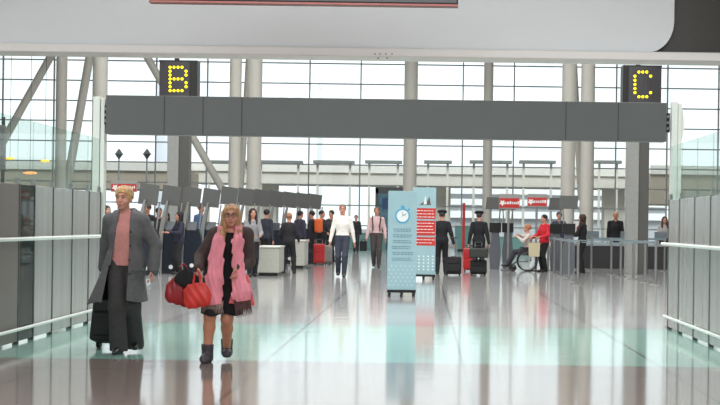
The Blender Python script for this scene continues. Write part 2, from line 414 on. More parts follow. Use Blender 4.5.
for y0, y1, m, nm in ((190, 195, PARKW, 'parapet'), (195, 200, PARKD, 'open_floor'), (200, 206, PARKW, 'parapet'), (206, 212, PARKD, 'open_floor'), (212, 219, PARKW, 'parapet'), (219, 245, PARKD, 'open_floor')):
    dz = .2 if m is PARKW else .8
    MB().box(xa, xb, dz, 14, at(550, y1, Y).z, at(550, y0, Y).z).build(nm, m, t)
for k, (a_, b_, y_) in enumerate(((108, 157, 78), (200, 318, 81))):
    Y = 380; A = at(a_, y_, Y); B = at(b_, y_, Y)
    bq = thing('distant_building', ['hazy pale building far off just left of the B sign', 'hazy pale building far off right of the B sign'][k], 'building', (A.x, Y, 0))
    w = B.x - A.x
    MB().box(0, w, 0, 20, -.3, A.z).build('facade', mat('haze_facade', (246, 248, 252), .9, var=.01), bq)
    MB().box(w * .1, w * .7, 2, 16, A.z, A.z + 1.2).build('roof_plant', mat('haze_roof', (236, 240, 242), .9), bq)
for k, px in enumerate((119, 147)):
    Y = 108; p = at(px, 154, Y)
    l = thing('globe_lamp', ['dark diamond-shaped lamp outside, left one below the beam', 'dark diamond-shaped lamp outside, right one nearer the B pylon'][k], 'lamp', (p.x, Y, 0))
    MB().tube((0, 0, -.02), (0, 0, p.z - .2), .05, n=8).build('pole', MULL, l)
    h = MB(); r = bmesh.ops.create_cone(h.bm, cap_ends=True, segments=8, radius1=.25, radius2=.04, depth=.3)
    for v in r['verts']: v.co.z += p.z + .15
    r2 = bmesh.ops.create_cone(h.bm, cap_ends=True, segments=8, radius1=.04, radius2=.25, depth=.3)
    for v in r2['verts']: v.co.z += p.z - .15
    h.build('lamp_head', mat('lamp_dark', (78, 84, 82), .7), l)
    MB().box(-.3, .3, -.04, .04, p.z - .02, p.z + .02).build('cross_arm', MULL, l)
# glowing discs standing in for lamp reflections in the left glass, cords added
for k, (px, py) in enumerate(((10, 158.5), (45, 161), (30, 173))):
    Y = 60; p = at(px, py, Y)
    l = thing('pendant_lamp', ['small warm pendant lamp seen through the left glass, nearest the edge', 'small warm pendant lamp seen through the left glass, furthest right', 'long orange pendant lamp seen through the left glass, lowest'][k], 'lamp', tuple(p))
    MB().ball((0, 0, 0), (.16 if k < 2 else .24, .12, .05)).build('bulb', mat('lamp_warm' if k < 2 else 'lamp_orange', (255, 214, 70) if k < 2 else (255, 170, 100), .5, emit=1.0), l, True)
    MB().tube((0, 0, .04), (0, 0, 13 - p.z), .008, n=6).build('cord', BLACK, l)

# framed doorway and teal desks far behind
Y = 97; A = at(377, 188, Y); B = at(404, 188, Y); w = B.x - A.x
t = thing('glass_vestibule', 'dark framed glass vestibule behind the blue banners', 'vestibule', (A.x, Y, 0))
MB().box(-.08, .08, -.1, .1, 0, A.z).box(w - .08, w + .08, -.1, .1, 0, A.z).box(-.08, w + .08, -.1, .1, A.z - .3, A.z + .05).build('frame', mat('frame_dark', (98, 104, 104), .5), t)
MB().box(.08, w - .08, -.01, .01, 0, A.z - .3).build('glass', glass_mat('vestibule_glass', (150, 175, 185), .1, .3, (120, 140, 150)), t)
MB().box(.3, .75, -.16, -.1, 2.1, 2.7).build('blue_notice', mat('notice_blue', (60, 90, 140), .5), t)
for k, (a_, b_, y0, y1, Y) in enumerate(((344, 386, 232, 247, 94), (455, 472, 225, 247, 93), (498, 530, 236, 250, 88))):
    A = at(a_, y0, Y); B = at(b_, y0, Y); w = B.x - A.x
    t = thing('info_desk', ['low teal desk far behind the two men in shirts', 'teal panel desk far between the two uniformed men', 'pale teal desk far behind the red kiosk signs'][k], 'desk', (A.x, Y, 0))
    MB().box(0, w, 0, .8, 0, A.z - .05, .01).build('front', TEAL, t); MB().box(-.05, w + .05, -.05, .85, A.z - .05, A.z).build('top', DESKT, t)
Y = 91; A = at(464, 203, Y); t = thing('red_totem', 'thin red totem standing far behind the uniformed men', 'totem', (A.x, Y, 0))
MB().box(-.07, .07, -.07, .07, .1, A.z, .01).build('red_shaft', REDS, t); MB().box(-.3, .3, -.3, .3, 0, .1).build('base', BLACK, t)
A = at(4.5, 117, 30); t = thing('monitor_stand', 'dark narrow pole with a hooded monitor at the left edge behind the glass', 'monitor', (at(3, 150, 30).x, 30, 0))
MB().tube((0, 0, 0), (0, 0, A.z), .03, n=12).build('pole', BLACK, t); MB().box(-.16, .03, -.08, .1, 2.15, 2.9, .02).build('monitor', mat('monitor_grey', (92, 90, 92), .5), t)

# ------------------------------------------------------------------ check-in kiosks, left row
ORD = ['first', 'second', 'third', 'fourth', 'fifth', 'sixth', 'seventh', 'eighth', 'ninth', 'tenth', 'eleventh']
def make_kiosk():
    t = thing('checkin_kiosk', 'x', 'kiosk')
    # silver bowed side rail
    out = []; inn = []
    for i in range(13):
        u = i / 12; z = 1.85 * u; x = -.24 - .09 * math.sin(PI * u) + .10 * u * u * 1.4
        wd = .04 + .075 * math.sin(PI * u)
        out.append((x, z)); inn.append((x + wd, z))
    MB().prism(out + inn[::-1], -.20, .16).build('side_rail', KSIL, t)
    body = [(-.2, 0), (.22, 0)] + [(.22 + .06 * math.sin(PI * i / 8), 1.12 * i / 8) for i in range(1, 8)] + [(.2, 1.14), (-.22, 1.14)] + [(-.2 - .07 * math.sin(PI * i / 8), 1.12 * (8 - i) / 8) for i in range(1, 8)]
    MB().prism(body, -.13, .18).build('pedestal', KNAVY, t)
    MB().tube((.02, -.14, .17), (.02, -.128, .17), .055, n=18).build('round_badge', WHT, t)
    M = Matrix.Translation((0, -.06, 1.20)) @ Matrix.Rotation(math.radians(-28), 4, 'X')
    s = MB().box(-.13, .13, -.03, .03, -.13, .13, .01, M).build('touch_screen', KGREY, t)
    MB().box(-.11, .11, -.036, -.03, -.10, .10, 0, M).build('display', mat('kiosk_display', (58, 66, 76), .3), s)
    MB().prism([(-.27, 1.75), (.19, 1.71), (.25, 2.2), (-.21, 2.26)], -.05, .05).build('header_board', KGREY, t)
    MB().tube((.18, 0, 1.1), (.26, .0, 1.8), .02, n=10).build('strut', KSIL, t)
    return t
k0 = make_kiosk()
for i in range(11):
    o = k0 if i == 0 else copy_tree(k0)
    X = -6.75 + .295 * i; Yk = 44 + 1.8 * i
    o.location = (X, Yk, 0); o['group'] = 'self-service kiosks in the left row'
    o['label'] = 'navy self-service kiosk with slanted grey header, %s from the left in its row' % ORD[i]
    if i >= 4:
        for ch in o.children:
            if ch.name.startswith('header'): ch.location = (0, 0, .09)
            if ch.name.startswith('strut'): ch.location = (0, 0, .09)
# red airline sign behind the first kiosk
def red_sign(px0, px1, y0, y1, Y, label, post=True):
    A = at(px0, y0, Y); B = at(px1, y1, Y); zt2 = at((px0 + px1) / 2, y0, Y).z; zb2 = at((px0 + px1) / 2, y1, Y).z
    t = thing('airline_sign', label, 'sign', ((A.x + B.x) / 2, Y, 0)); w = (B.x - A.x) / 2; h = zt2 - zb2
    MB().box(-w, w, -.03, .04, zb2, zt2, .005).build('sign_board', mat('sign_grey', (150, 150, 148), .5), t)
    r = MB().box(-w * .96, w * .96, -.036, -.03, zb2 + h * .08, zb2 + h * .72).build('red_face', REDS, t)
    zc = zb2 + h * .4; m = MB()
    # round maple-like roundel followed by lettering strokes
    n = 10
    pts = [(-w * .66 + (.10 if i % 2 else .055) * math.sin(2 * PI * i / n) * 1.0, zc + (.10 if i % 2 else .055) * math.cos(2 * PI * i / n)) for i in range(n)]
    m.prism(pts, -.042, -.036)
    x = -w * .4
    while x < w * .85:
        wd = random.uniform(.03, .06); m.box(x, x + wd, -.042, -.036, zc - .035, zc + .035 + random.choice((0, .02))); x += wd + .022
    m.build('white_lettering', WHT, r)
    if post:
        MB().tube((-w * .05, 0, 0), (-w * .05, 0, zb2), .035, n=12).build('post', KSIL, t); MB().tube((-w * .05, 0, 0), (-w * .05, 0, .03), .22, n=20).build('base', mat('cast_base', (104, 104, 104), .7), t)
    return t
red_sign(111, 137, 181, 192, 52, 'red airline sign behind the head of the woman in the grey coat')
for i, (px0, px1, yt, Yd, hh) in enumerate(((257, 280, 246, 44.8, 0), (290, 305.5, 240, 52.5, 0))):
    A = at(px0, yt, Yd); B = at(px1, yt, Yd); w = B.x - A.x
    t = thing('service_counter', ['light grey service counter end, the nearer one by the woman in black', 'light grey service counter end, the farther one left of the red suitcase'][i], 'counter', (A.x, Yd, 0))
    MB().box(.02, w - .02, 0, 1.6, .08, A.z - .04, .02).build('body', DESK, t); MB().box(.06, w - .06, .04, 1.56, 0, .08).build('plinth', BLACK, t)
    MB().box(0, w, -.02, 1.62, A.z - .04, A.z, .01).build('top', DESKT, t)

# right-hand kiosks and signs
red_sign(499, 519.5, 194, 209, 54, 'red airline sign, left one above the wheelchair')
red_sign(527.5, 547, 194, 207, 53.5, 'red airline sign, right one above the woman in red')
def side_kiosk(px, Y, label, w=.3, lean=.0, colr=KGREY):
    p = at(px, 270, Y)
    t = thing('checkin_kiosk', label, 'kiosk', (p.x, Y, 0))
    MB().prism([(-.14, 0), (.14, 0), (.18, .5), (.12, 1.15), (-.1, 1.15), (-.17, .5)], -.12, .14).build('pedestal', mat('kiosk_slate', (92, 96, 104), .4), t)
    MB().box(-.18, .18, -.16, -.1, 1.12, 1.42, .01).build('touch_screen', BLACK, t)
    for sx in (-.1, .1): MB().tube((sx, .05, 1.1), (sx * 1.5 + lean, .05, 1.85), .02, n=8).build('strut', KSIL, t)
    MB().prism([(-w + lean, 1.83), (w + lean, 1.83), (w + .02 + lean, 2.2), (-w + .04 + lean, 2.2)], 0, .08).build('header_board', colr, t)
side_kiosk(494.5, 55, 'slate kiosk with grey header left of the wheelchair')
side_kiosk(507, 56.5, 'slate kiosk below the left red airline sign', .25)
side_kiosk(555, 54.5, 'grey kiosk right of the woman in red', .22)
side_kiosk(568, 50.5, 'grey kiosk with wide header before the dark counter', .26, -.02)

# dark counter behind the queue
A = at(575, 247, 58); B = at(668, 247, 58); w = B.x - A.x + 1.5
t = thing('checkin_counter', 'long dark check-in counter behind the queue barriers', 'counter', (A.x, 58, 0))
MB().box(0, w, 0, .8, 0, .72, .01).build('front_panel', mat('counter_dark', (52, 50, 54), .5), t)
MB().box(-.05, w + .05, -.05, .85, .72, .8, .01).build('worktop', mat('counter_top', (150, 160, 165), .4), t)
for k in range(4):
    x = .6 + 1.1 * k
    mo = thing('desk_monitor', 'small dark monitor on the long check-in counter, %s from the left' % ORD[k], 'monitor', (A.x + x, 58.35, .8), group='monitors on the check-in counter')
    MB().box(-.1, .1, -.08, .08, 0, .015).build('foot', BLACK, mo); MB().box(-.02, .02, -.01, .01, .015, .15).build('neck', BLACK, mo); MB().box(-.2, .2, -.02, .02, .12, .4, .006).build('screen', mat('monitor_back', (110, 120, 126), .5), mo)

# queue barriers
def make_stanchion():
    t = thing('queue_stanchion', 'x', 'stanchion')
    MB().tube((0, 0, .02), (0, 0, .95), .032, n=16).build('pole', STEEL, t, True)
    MB().tube((0, 0, 0), (0, 0, .022), .15, .14, n=24).build('base', mat('cast_base', (104, 104, 104), .7), t, True)
    MB().tube((0, 0, .93), (0, 0, 1.03), .042, n=16).build('belt_head', KSIL, t, True)
    return t
st0 = make_stanchion(); used = False
lanes = [('left', [(3.72, 54.2), (3.68, 51), (3.63, 47.8), (3.58, 44.6), (3.53, 41.4)], True),
         ('right', [(5.1, 55), (5.25, 50.6), (5.3, 48.6), (5.38, 46.4), (5.42, 44.2), (5.5, 42.8)], True),
         ('cross', [(5.15, 55.5), (6.3, 55.5), (7.4, 55.5)], False)]
belt = mat('belt_grey', (120, 140, 150), .6)
for ln, pts, _ in lanes:
    for i, (x, y) in enumerate(pts):
        if ln == 'cross' and i == 0: continue
        o = st0 if not used else copy_tree(st0); used = True
        o.location = (x, y, 0); o['group'] = 'queue stanchions on the right'
        if ln == 'cross': o['label'] = 'steel queue stanchion in the back cross row, %s one' % ('left' if i == 1 else 'right')
        else: o['label'] = 'steel queue stanchion, %s from the front in the %s lane line' % (ORD[len(pts) - 1 - i], ln)
    for i, ((xa, ya), (xb, yb)) in enumerate(zip(pts, pts[1:])):
        v = Vector((xb - xa, yb - ya)); n = v.normalized() * .045; q = Vector((-n.y, n.x)).normalized() * .004
        m = MB(); a_ = Vector((xa, ya)) + n; b_ = Vector((xb, yb)) - n
        c_ = [(a_ + q), (b_ + q), (b_ - q), (a_ - q)]
        vs = [m.bm.verts.new((p.x, p.y, z)) for z in (.955, 1.01) for p in c_]
        for f in ((0, 1, 2, 3), (4, 7, 6, 5), (0, 4, 5, 1), (1, 5, 6, 2), (2, 6, 7, 3), (3, 7, 4, 0)): m.bm.faces.new([vs[k] for k in f])
        tag(m.build('barrier_belt', belt), 'grey retractable belt, %s stretch from the back of the %s barrier line' % (ORD[i], ln), 'belt', 'belts between the stanchions')
# queue links across (front and middle)
for i, (p0, p1) in enumerate((((3.53, 41.4), (5.5, 42.8)), ((3.63, 47.8), (5.3, 48.6)))):
    m = MB(); m.path([(p0[0] + .08, p0[1], .98), ((p0[0] + p1[0]) / 2, (p0[1] + p1[1]) / 2, .965), (p1[0] - .08, p1[1], .98)], .016, 6)
    tag(m.build('barrier_belt', belt), ['grey belt stretched across the front of the queue lane', 'grey belt stretched across the middle of the queue lane'][i], 'belt', 'belts between the stanchions')
# white notice on stanchion
p = at(592, 240, 54); t = thing('notice_frame', 'small white notice with a round red mark behind the queue belts', 'notice', (p.x - .2, 56, 0))
MB().box(-.2, .2, -.015, .015, 1.05, 1.5, .005).build('notice_board', WHT, t); MB().ring((0, -.02, 1.27), .09, .018, 'y').build('round_mark', REDS, t)
MB().tube((0, 0, 0), (0, 0, 1.05), .02, n=10).build('post', STEEL, t); MB().tube((0, 0, 0), (0, 0, .02), .15, n=18).build('base', STEEL, t)

# ------------------------------------------------------------------ banners
def banner(px0, px1, yt, yb, Y, rz, front):
    A = at(px0, yb, Y); B = at(px1, yb, Y); w = (B.x - A.x) / 2 / math.cos(rz); zt2 = at((px0 + px1) / 2, yt, Y).z
    t = thing('banner_stand', 'pale blue banner with a white stopwatch, the nearer of the two' if front else 'pale blue banner with three red text boxes, the farther of the two', 'banner', ((A.x + B.x) / 2, Y, 0), rz)
    MB().box(-w, w, -.03, .03, .13, zt2, .004).build('panel', BANB, t)
    MB().box(-w, w, -.05, .05, .08, .13, .004).build('bottom_bar', BLACK, t)
    for sx in (-w + .04, 0, w - .04):
        f = MB().box(sx - .02, sx + .02, -.16, .16, .05, .08, .004).build('foot', BLACK, t)
        for sy in (-.13, .13): MB().tube((sx - .012, sy, .028), (sx + .012, sy, .028), .028, n=12).build('caster', BLACK, f)
    yy = -.034
    def strip(m, x0_, x1_, z0_, z1_, dd=0): m.box(x0_, x1_, yy - dd, -.028, z0_, z1_)
    H_ = zt2
    if front:
        zc = H_ - .46
        MB().tube((.0, -.036, zc), (.0, -.028, zc), .135, n=32).build('watch_ring', BANC, t)
        MB().tube((.0, -.040, zc), (.0, -.034, zc), .108, n=32).build('watch_face', BANW, t)
        m = MB(); m.box(-.03, .03, yy, -.028, zc + .14, zc + .19); m.box(.1, .13, yy, -.028, zc + .1, zc + .14); m.build('watch_crown', BANC, t)
        m = MB(); m.box(-.004, .004, -.044, -.04, zc, zc + .08); m.prism([(-.0, zc - .008), (.07, zc + .04), (.065, zc + .05), (-.005, zc + .006)], -.044, -.04); m.build('watch_hand', BAND, t)
        rows = [(.42, 1), (.39, 0), (.35, 0), (.32, 1)]
        m = MB(); z = zc - .25
        for blk in range(6):
            for r in range(2):
                x = -w * .75 + random.uniform(0, .05)
                xe = w * .75 - random.uniform(0, .06)
                while x < xe:
                    wd = random.uniform(.025, .06); strip(m, x, min(x + wd, xe), z, z + .016); x += wd + .014
                z -= .036
            z -= .035
        m.build('text_lines', BAND, t)
        m = MB()
        for i in range(6):
            for j in range(6):
                x = -w * .8 + w * 1.6 * i / 5 + (.02 if j % 2 else -.02); z = .22 + j * .07
                m.tube((x, yy, z), (x, -.028, z), .012, n=8)
        m.build('dot_pattern', mat('banner_pale', (182, 212, 218), .6), t)
    else:
        m = MB(); zc = H_ - .42
        m.prism([(.02, zc), (.16, zc), (.12, zc + .2)], yy, -.028); m.prism([(-.12, zc), (-.02, zc), (.05, zc + .12)], yy, -.028); m.build('aircraft_tails', mat('tail_grey', (88, 84, 84), .6), t)
        m = MB(); m.prism([(-.02, zc + .02), (.06, zc + .02), (.02, zc + .22)], yy - .002, -.028); m.build('tail_white', BANW, t)
        for z1, z0_ in ((H_ - .5, H_ - .78), (H_ - .80, H_ - 1.18), (H_ - 1.20, H_ - 1.42)):
            r = MB().box(-w * .82, w * .98, yy, -.028, z0_ + .02, z1).build('red_box', REDS, t)
            m = MB(); z = z1 - .07
            while z > z0_ + .05:
                x = -w * .65
                while x < w * .7:
                    wd = random.uniform(.03, .08); m.box(x, x + wd, yy - .004, yy, z, z + .016); x += wd + .02
                z -= .075
            m.build('white_lettering', WHT, r)
        m = MB()
        for i in range(5):
            for j in range(5):
                x = -w * .8 + w * 1.6 * i / 4; z = .25 + j * .08; m.tube((x, yy, z), (x, -.028, z), .02, n=8)
        m.build('dot_pattern', BANW, t)
banner(387, 415.5, 191, 299, 33.2, math.radians(6), True)
banner(412, 435, 187.5, 279, 43.5, math.radians(-6), False)

#PEOPLE
# ------------------------------------------------------------------ figures: smooth solids grown from joints
V3 = lambda *a: np.array(a, dtype=float)
class Vol:
    def __init__(s, lo, hi, h):
        s.lo = V3(*lo); s.h = h; s.n = np.ceil((V3(*hi) - s.lo) / h).astype(int) + 1
        s.f = np.full(s.n, .5, dtype=np.float32)
        s.ax = [(s.lo[i] + h * np.arange(s.n[i])).astype(np.float32) for i in range(3)]
    def _sub(s, lo, hi):
        i0 = np.maximum(0, np.floor((lo - s.lo) / s.h).astype(int)); i1 = np.minimum(s.n, np.ceil((hi - s.lo) / s.h).astype(int) + 1)
        if (i1 <= i0).any(): return None
        sl = tuple(slice(a, b) for a, b in zip(i0, i1))
        return sl, s.ax[0][sl[0]][:, None, None], s.ax[1][sl[1]][None, :, None], s.ax[2][sl[2]][None, None, :]
    def _u(s, sl, d, k, op):
        a = s.f[sl]
        if op == 'u':
            if k > 0:
                hh = np.clip(.5 + .5 * (a - d) / k, 0, 1); s.f[sl] = a * (1 - hh) + d * hh - k * hh * (1 - hh)
            else: s.f[sl] = np.minimum(a, d)
        else:
            d = -d
            if k > 0:
                hh = np.clip(.5 + .5 * (d - a) / k, 0, 1); s.f[sl] = a * (1 - hh) + d * hh + k * hh * (1 - hh)
            else: s.f[sl] = np.maximum(a, d)
    def cone(s, a, b, ra, rb, k=.02, flat=None, op='u'):
        a = V3(*a); b = V3(*b); m = max(ra, rb) + k * 1.5 + 3 * s.h
        q = s._sub(np.minimum(a, b) - m, np.maximum(a, b) + m)
        if q is None: return s
        sl, X, Y, Z = q; ab = b - a; L2 = max(1e-9, float(ab @ ab))
        t = np.clip(((X - a[0]) * ab[0] + (Y - a[1]) * ab[1] + (Z - a[2]) * ab[2]) / L2, 0, 1)
        dx = X - a[0] - t * ab[0]; dy = Y - a[1] - t * ab[1]; dz = Z - a[2] - t * ab[2]
        g = 1.0
        if flat is not None:
            ax, fac = flat; ax = V3(*ax) / np.linalg.norm(ax); e = (dx * ax[0] + dy * ax[1] + dz * ax[2]) * (fac - 1)
            dx = dx + e * ax[0]; dy = dy + e * ax[1]; dz = dz + e * ax[2]; g = 1 / math.sqrt(fac)
        s._u(sl, (np.sqrt(dx * dx + dy * dy + dz * dz) - (ra + (rb - ra) * t)) * g, k, op); return s
    def ell(s, c, r, k=.02, yaw=0.0, op='u', pitch=0.0):
        c = V3(*c); r = V3(*r); m = r.max() + k * 1.5 + 3 * s.h
        q = s._sub(c - m, c + m)
        if q is None: return s
        sl, X, Y, Z = q; X = X - c[0]; Y = Y - c[1]; Z = Z - c[2]
        ca, sa = math.cos(yaw), math.sin(yaw); X, Y = X * ca + Y * sa, -X * sa + Y * ca
        if pitch: cp, sp_ = math.cos(pitch), math.sin(pitch); Y, Z = Y * cp + Z * sp_, -Y * sp_ + Z * cp
        k0 = np.sqrt((X / r[0]) ** 2 + (Y / r[1]) ** 2 + (Z / r[2]) ** 2); k1 = np.sqrt((X / r[0] ** 2) ** 2 + (Y / r[1] ** 2) ** 2 + (Z / r[2] ** 2) ** 2)
        s._u(sl, (k0 * (k0 - 1) / np.maximum(k1, 1e-6)), k, op); return s
    def keep(s, fn):                                  # intersect with fn(X,Y,Z) < 0
        d = fn(s.ax[0][:, None, None], s.ax[1][None, :, None], s.ax[2][None, None, :]); s.f = np.maximum(s.f, d).astype(np.float32); return s
    def shell(s, t): s.f = np.maximum(s.f, -(s.f + t)); return s
    def mesh(s, name, mats, parent, pick=None):
        f = s.f; f[0] = f[-1] = .5; f[:, 0] = f[:, -1] = .5; f[:, :, 0] = f[:, :, -1] = .5
        S = f < 0; n = s.n - 1
        cnt = np.zeros(n, dtype=np.int8)
        offs = [(i, j, k) for i in (0, 1) for j in (0, 1) for k in (0, 1)]
        for (i, j, k) in offs: cnt += S[i:i + n[0], j:j + n[1], k:k + n[2]]
        act = (cnt > 0) & (cnt < 8); I = np.argwhere(act)
        if len(I) == 0: return None
        idx = np.full(n, -1, dtype=np.int64); idx[act] = np.arange(len(I))
        acc = np.zeros((len(I), 3)); w = np.zeros(len(I))
        val = {o: f[I[:, 0] + o[0], I[:, 1] + o[1], I[:, 2] + o[2]].astype(float) for o in offs}
        for o in offs:
            for a in range(3):
                if o[a] == 0:
                    p = list(o); p[a] = 1; p = tuple(p); u, v = val[o], val[p]; m = (u < 0) != (v < 0)
                    t = np.where(m, u / np.where(m, u - v, 1), 0); pos = np.array(o, float)[None, :].repeat(len(I), 0); pos[:, a] = t
                    acc[m] += pos[m]; w[m] += 1
        P = s.lo + s.h * (I + acc / w[:, None])
        Q = []
        for a in range(3):
            b, c = (a + 1) % 3, (a + 2) % 3
            s0 = [slice(None)] * 3; s1 = [slice(None)] * 3; s0[a] = slice(0, -1); s1[a] = slice(1, None)
            A, B = S[tuple(s0)], S[tuple(s1)]; E = np.argwhere(A != B)
            E = E[(E[:, b] > 0) & (E[:, c] > 0) & (E[:, b] < s.n[b] - 1) & (E[:, c] < s.n[c] - 1)]
            def g(db, dc):
                q = E.copy(); q[:, b] -= db; q[:, c] -= dc; return idx[q[:, 0], q[:, 1], q[:, 2]]
            q = np.stack([g(1, 1), g(0, 1), g(0, 0), g(1, 0)], 1)
            inside = A[E[:, 0], E[:, 1], E[:, 2]]; q[~inside] = q[~inside][:, ::-1]; Q.append(q)
        Q = np.concatenate(Q); Q = Q[(Q >= 0).all(1)]
        # two rounds of neighbour smoothing
        for _ in range(2):
            ac = np.zeros_like(P); ww = np.zeros(len(P))
            for k in range(4):
                a_, b_ = Q[:, k], Q[:, (k + 1) % 4]
                for c_ in range(3): ac[:, c_] += np.bincount(a_, P[b_, c_], len(P)) + np.bincount(b_, P[a_, c_], len(P))
                ww += np.bincount(a_, minlength=len(P)) + np.bincount(b_, minlength=len(P))
            P = P * .5 + .5 * ac / np.maximum(ww, 1)[:, None]
        me = bpy.data.meshes.new(name)
        me.vertices.add(len(P)); me.vertices.foreach_set('co', P.astype(np.float32).ravel())
        me.loops.add(Q.size); me.loops.foreach_set('vertex_index', Q.ravel().astype(np.int32))
        me.polygons.add(len(Q)); me.polygons.foreach_set('loop_start', (np.arange(len(Q)) * 4).astype(np.int32))
        me.polygons.foreach_set('use_smooth', np.ones(len(Q), bool))
        ms = mats if isinstance(mats, (list, tuple)) else [mats]
        for m in ms: me.materials.append(m)
        if pick is not None:
            me.polygons.foreach_set('material_index', pick(P[Q].mean(1)).astype(np.int32))
        me.update(calc_edges=True); me.validate()
        o = bpy.data.objects.new(name, me); COL.objects.link(o); o.parent = parent
        return o

def ik(a, b, l1, l2, pole):
    a = V3(*a); b = V3(*b); d = b - a; L = np.linalg.norm(d); u = d / L
    if L > (l1 + l2) * .999: b = a + u * (l1 + l2) * .999; L = (l1 + l2) * .999
    x = (l1 * l1 - l2 * l2 + L * L) / (2 * L); h = math.sqrt(max(0, l1 * l1 - x * x))
    p = V3(*pole); p = p - u * (p @ u); p = p / np.linalg.norm(p)
    return a + u * x + p * h, b
def rotz(v, a): c, s_ = math.cos(a), math.sin(a); return V3(v[0] * c - v[1] * s_, v[0] * s_ + v[1] * c, v[2])

def skeleton(H=1.7, feet=((-.09, 0, 0), (.09, 0, 0)), hands=None, lean=(0, 0), head=(0, 0, 0), hyaw=0.0, sw=1.0, hipz=None, hipy=0.0, fyaw=(0, 0), elbow=None, knee=None, hipx=0.0):
    s = H / 1.7; J = {'s': s, 'H': H, 'hyaw': hyaw}
    hz = .53 * H if hipz is None else hipz
    hip = V3(hipx, hipy, hz); ch = hip + V3(lean[0] * .6, lean[1] * .6, .20 * H); nk = hip + V3(lean[0], lean[1], .302 * H)
    J['hip'], J['chest'], J['neck'] = hip, ch, nk
    J['head'] = nk + V3(head[0], head[1] - .02 * s, .104 * H + head[2])
    for i, sg in ((0, -1), (1, 1)):
        J['hip%d' % i] = hip + V3(sg * .085 * s, 0, -.01)
        J['sh%d' % i] = nk + V3(sg * .150 * s * sw, .01 * s, -.050 * s)
        fx, fy, fz = feet[i]
        k, an = ik(J['hip%d' % i], V3(fx, fy, fz + .075 * s), .25 * H, .245 * H, (0, -1, 0) if knee is None else knee[i])
        J['knee%d' % i], J['ank%d' % i] = k, an; J['fyaw%d' % i] = fyaw[i]
        hd = hands[i] if hands else (sg * .24 * s, .0, .47 * H)
        e, w = ik(J['sh%d' % i], V3(*hd) , .17 * H, .155 * H, (sg * .5, 1, -.2) if elbow is None else elbow[i])
        J['elb%d' % i], J['wr%d' % i] = e, w
    return J
def bounds(J, m=.3):
    P = np.array([v for k, v in J.items() if isinstance(v, np.ndarray)]); lo = P.min(0) - m; hi = P.max(0) + m; lo[2] = min(lo[2], -.03); return lo, hi

def torso(v, J, e=0.0, bust=0.0, belly=1.0, k=.05):
    s = J['s']
    v.cone(J['hip0'] * .75 + J['hip'] * .25 + V3(0, 0, .02), J['hip1'] * .75 + J['hip'] * .25 + V3(0, 0, .02), .105 * s * belly + e, .105 * s * belly + e, k, ((0, 1, 0), 1.1))
    v.cone(J['hip'] + V3(0, 0, .04), J['chest'], .125 * s * belly + e, .145 * s + e, k, ((0, 1, 0), 1.35))
    v.cone(J['chest'], (J['sh0'] + J['sh1']) / 2 - V3(0, 0, .05), .145 * s + e, .115 * s + e, k * .8, ((0, 1, 0), 1.4))
    for i in (0, 1): v.cone(J['neck'] - V3(0, 0, .022 * s), J['sh%d' % i], .054 * s + e * .8, .048 * s + e * .8, k * .7)
    v.cone(J['neck'] - V3(0, 0, .02), J['neck'] + V3(0, 0, .03), .075 * s + e * .6, .05 * s + e * .6, .03)
    if bust:
        for sg in (-1, 1): v.ell(J['chest'] + V3(sg * .07 * s, -.085 * s, .03), (.06 * s + e, bust + e, .06 * s + e), .04)
def arm(v, J, i, e=0.0, upto=1.0, k=.02, e2=None):
    s = J['s']; a, b, c = J['sh%d' % i], J['elb%d' % i], J['wr%d' % i]; e2 = e if e2 is None else e2
    v.cone(a, b, .05 * s + e, .041 * s + e, k); v.cone(b, b + (c - b) * upto, .041 * s + e, (.028 * s + e2), k)
def leg(v, J, i, e=0.0, e2=None, upto=1.0, k=.03):
    s = J['s']; a, b, c = J['hip%d' % i], J['knee%d' % i], J['ank%d' % i]; e2 = e if e2 is None else e2
    v.cone(a, b, .088 * s + e, .056 * s + (e + e2) / 2, k)
    m = b + (c - b) * .3 + V3(0, .012, 0)
    if upto > .3:
        v.cone(b, m, .056 * s + (e + e2) / 2, .055 * s + (e + e2) / 2, k); v.cone(m, b + (c - b) * upto, .055 * s + (e + e2) / 2, .036 * s + e2, k)
def hand(v, J, i, grip=.5, d=None, side=None, fine=True):
    s = J['s']; w = J['wr%d' % i]; sg = -1 if i == 0 else 1
    d = V3(*d) if d is not None else (w - J['elb%d' % i]); d = d / np.linalg.norm(d)
    sd = V3(*side) if side is not None else V3(0, -1, 0); sd = sd - d * (sd @ d); sd = sd / np.linalg.norm(sd)   # thumb side
    nrm = np.cross(d, sd) * sg; nrm = nrm / np.linalg.norm(nrm)                                                  # back of hand
    if nrm[0] * sg < 0: nrm = -nrm
    kn = w + d * .085 * s
    v.cone(w, kn, .026 * s, .036 * s, .012, (nrm, 2.2))
    L = (.062, .075, .070, .055)
    for q in range(4):
        o = kn + sd * (.030 - .020 * q) * s - d * .004; l = L[q] * s; r = .0092 * s
        a1 = grip * 1.0; a2 = grip * 2.2
        p1 = o + (d * math.cos(a1) - nrm * math.sin(a1)) * l * .5; p2 = p1 + (d * math.cos(a2) - nrm * math.sin(a2)) * l * .55
        v.cone(o, p1, r * 1.05, r, .004); v.cone(p1, p2, r, r * .8, .003)
    t0 = w + d * .02 * s + sd * .022 * s; t1 = t0 + (d * .6 + sd * .7 - nrm * .35) * .04 * s; t2 = t1 + (d * .9 - nrm * (.3 + grip * .6)) * .03 * s
    v.cone(t0, t1, .013 * s, .011 * s, .01); v.cone(t1, t2, .011 * s, .0085 * s, .004)
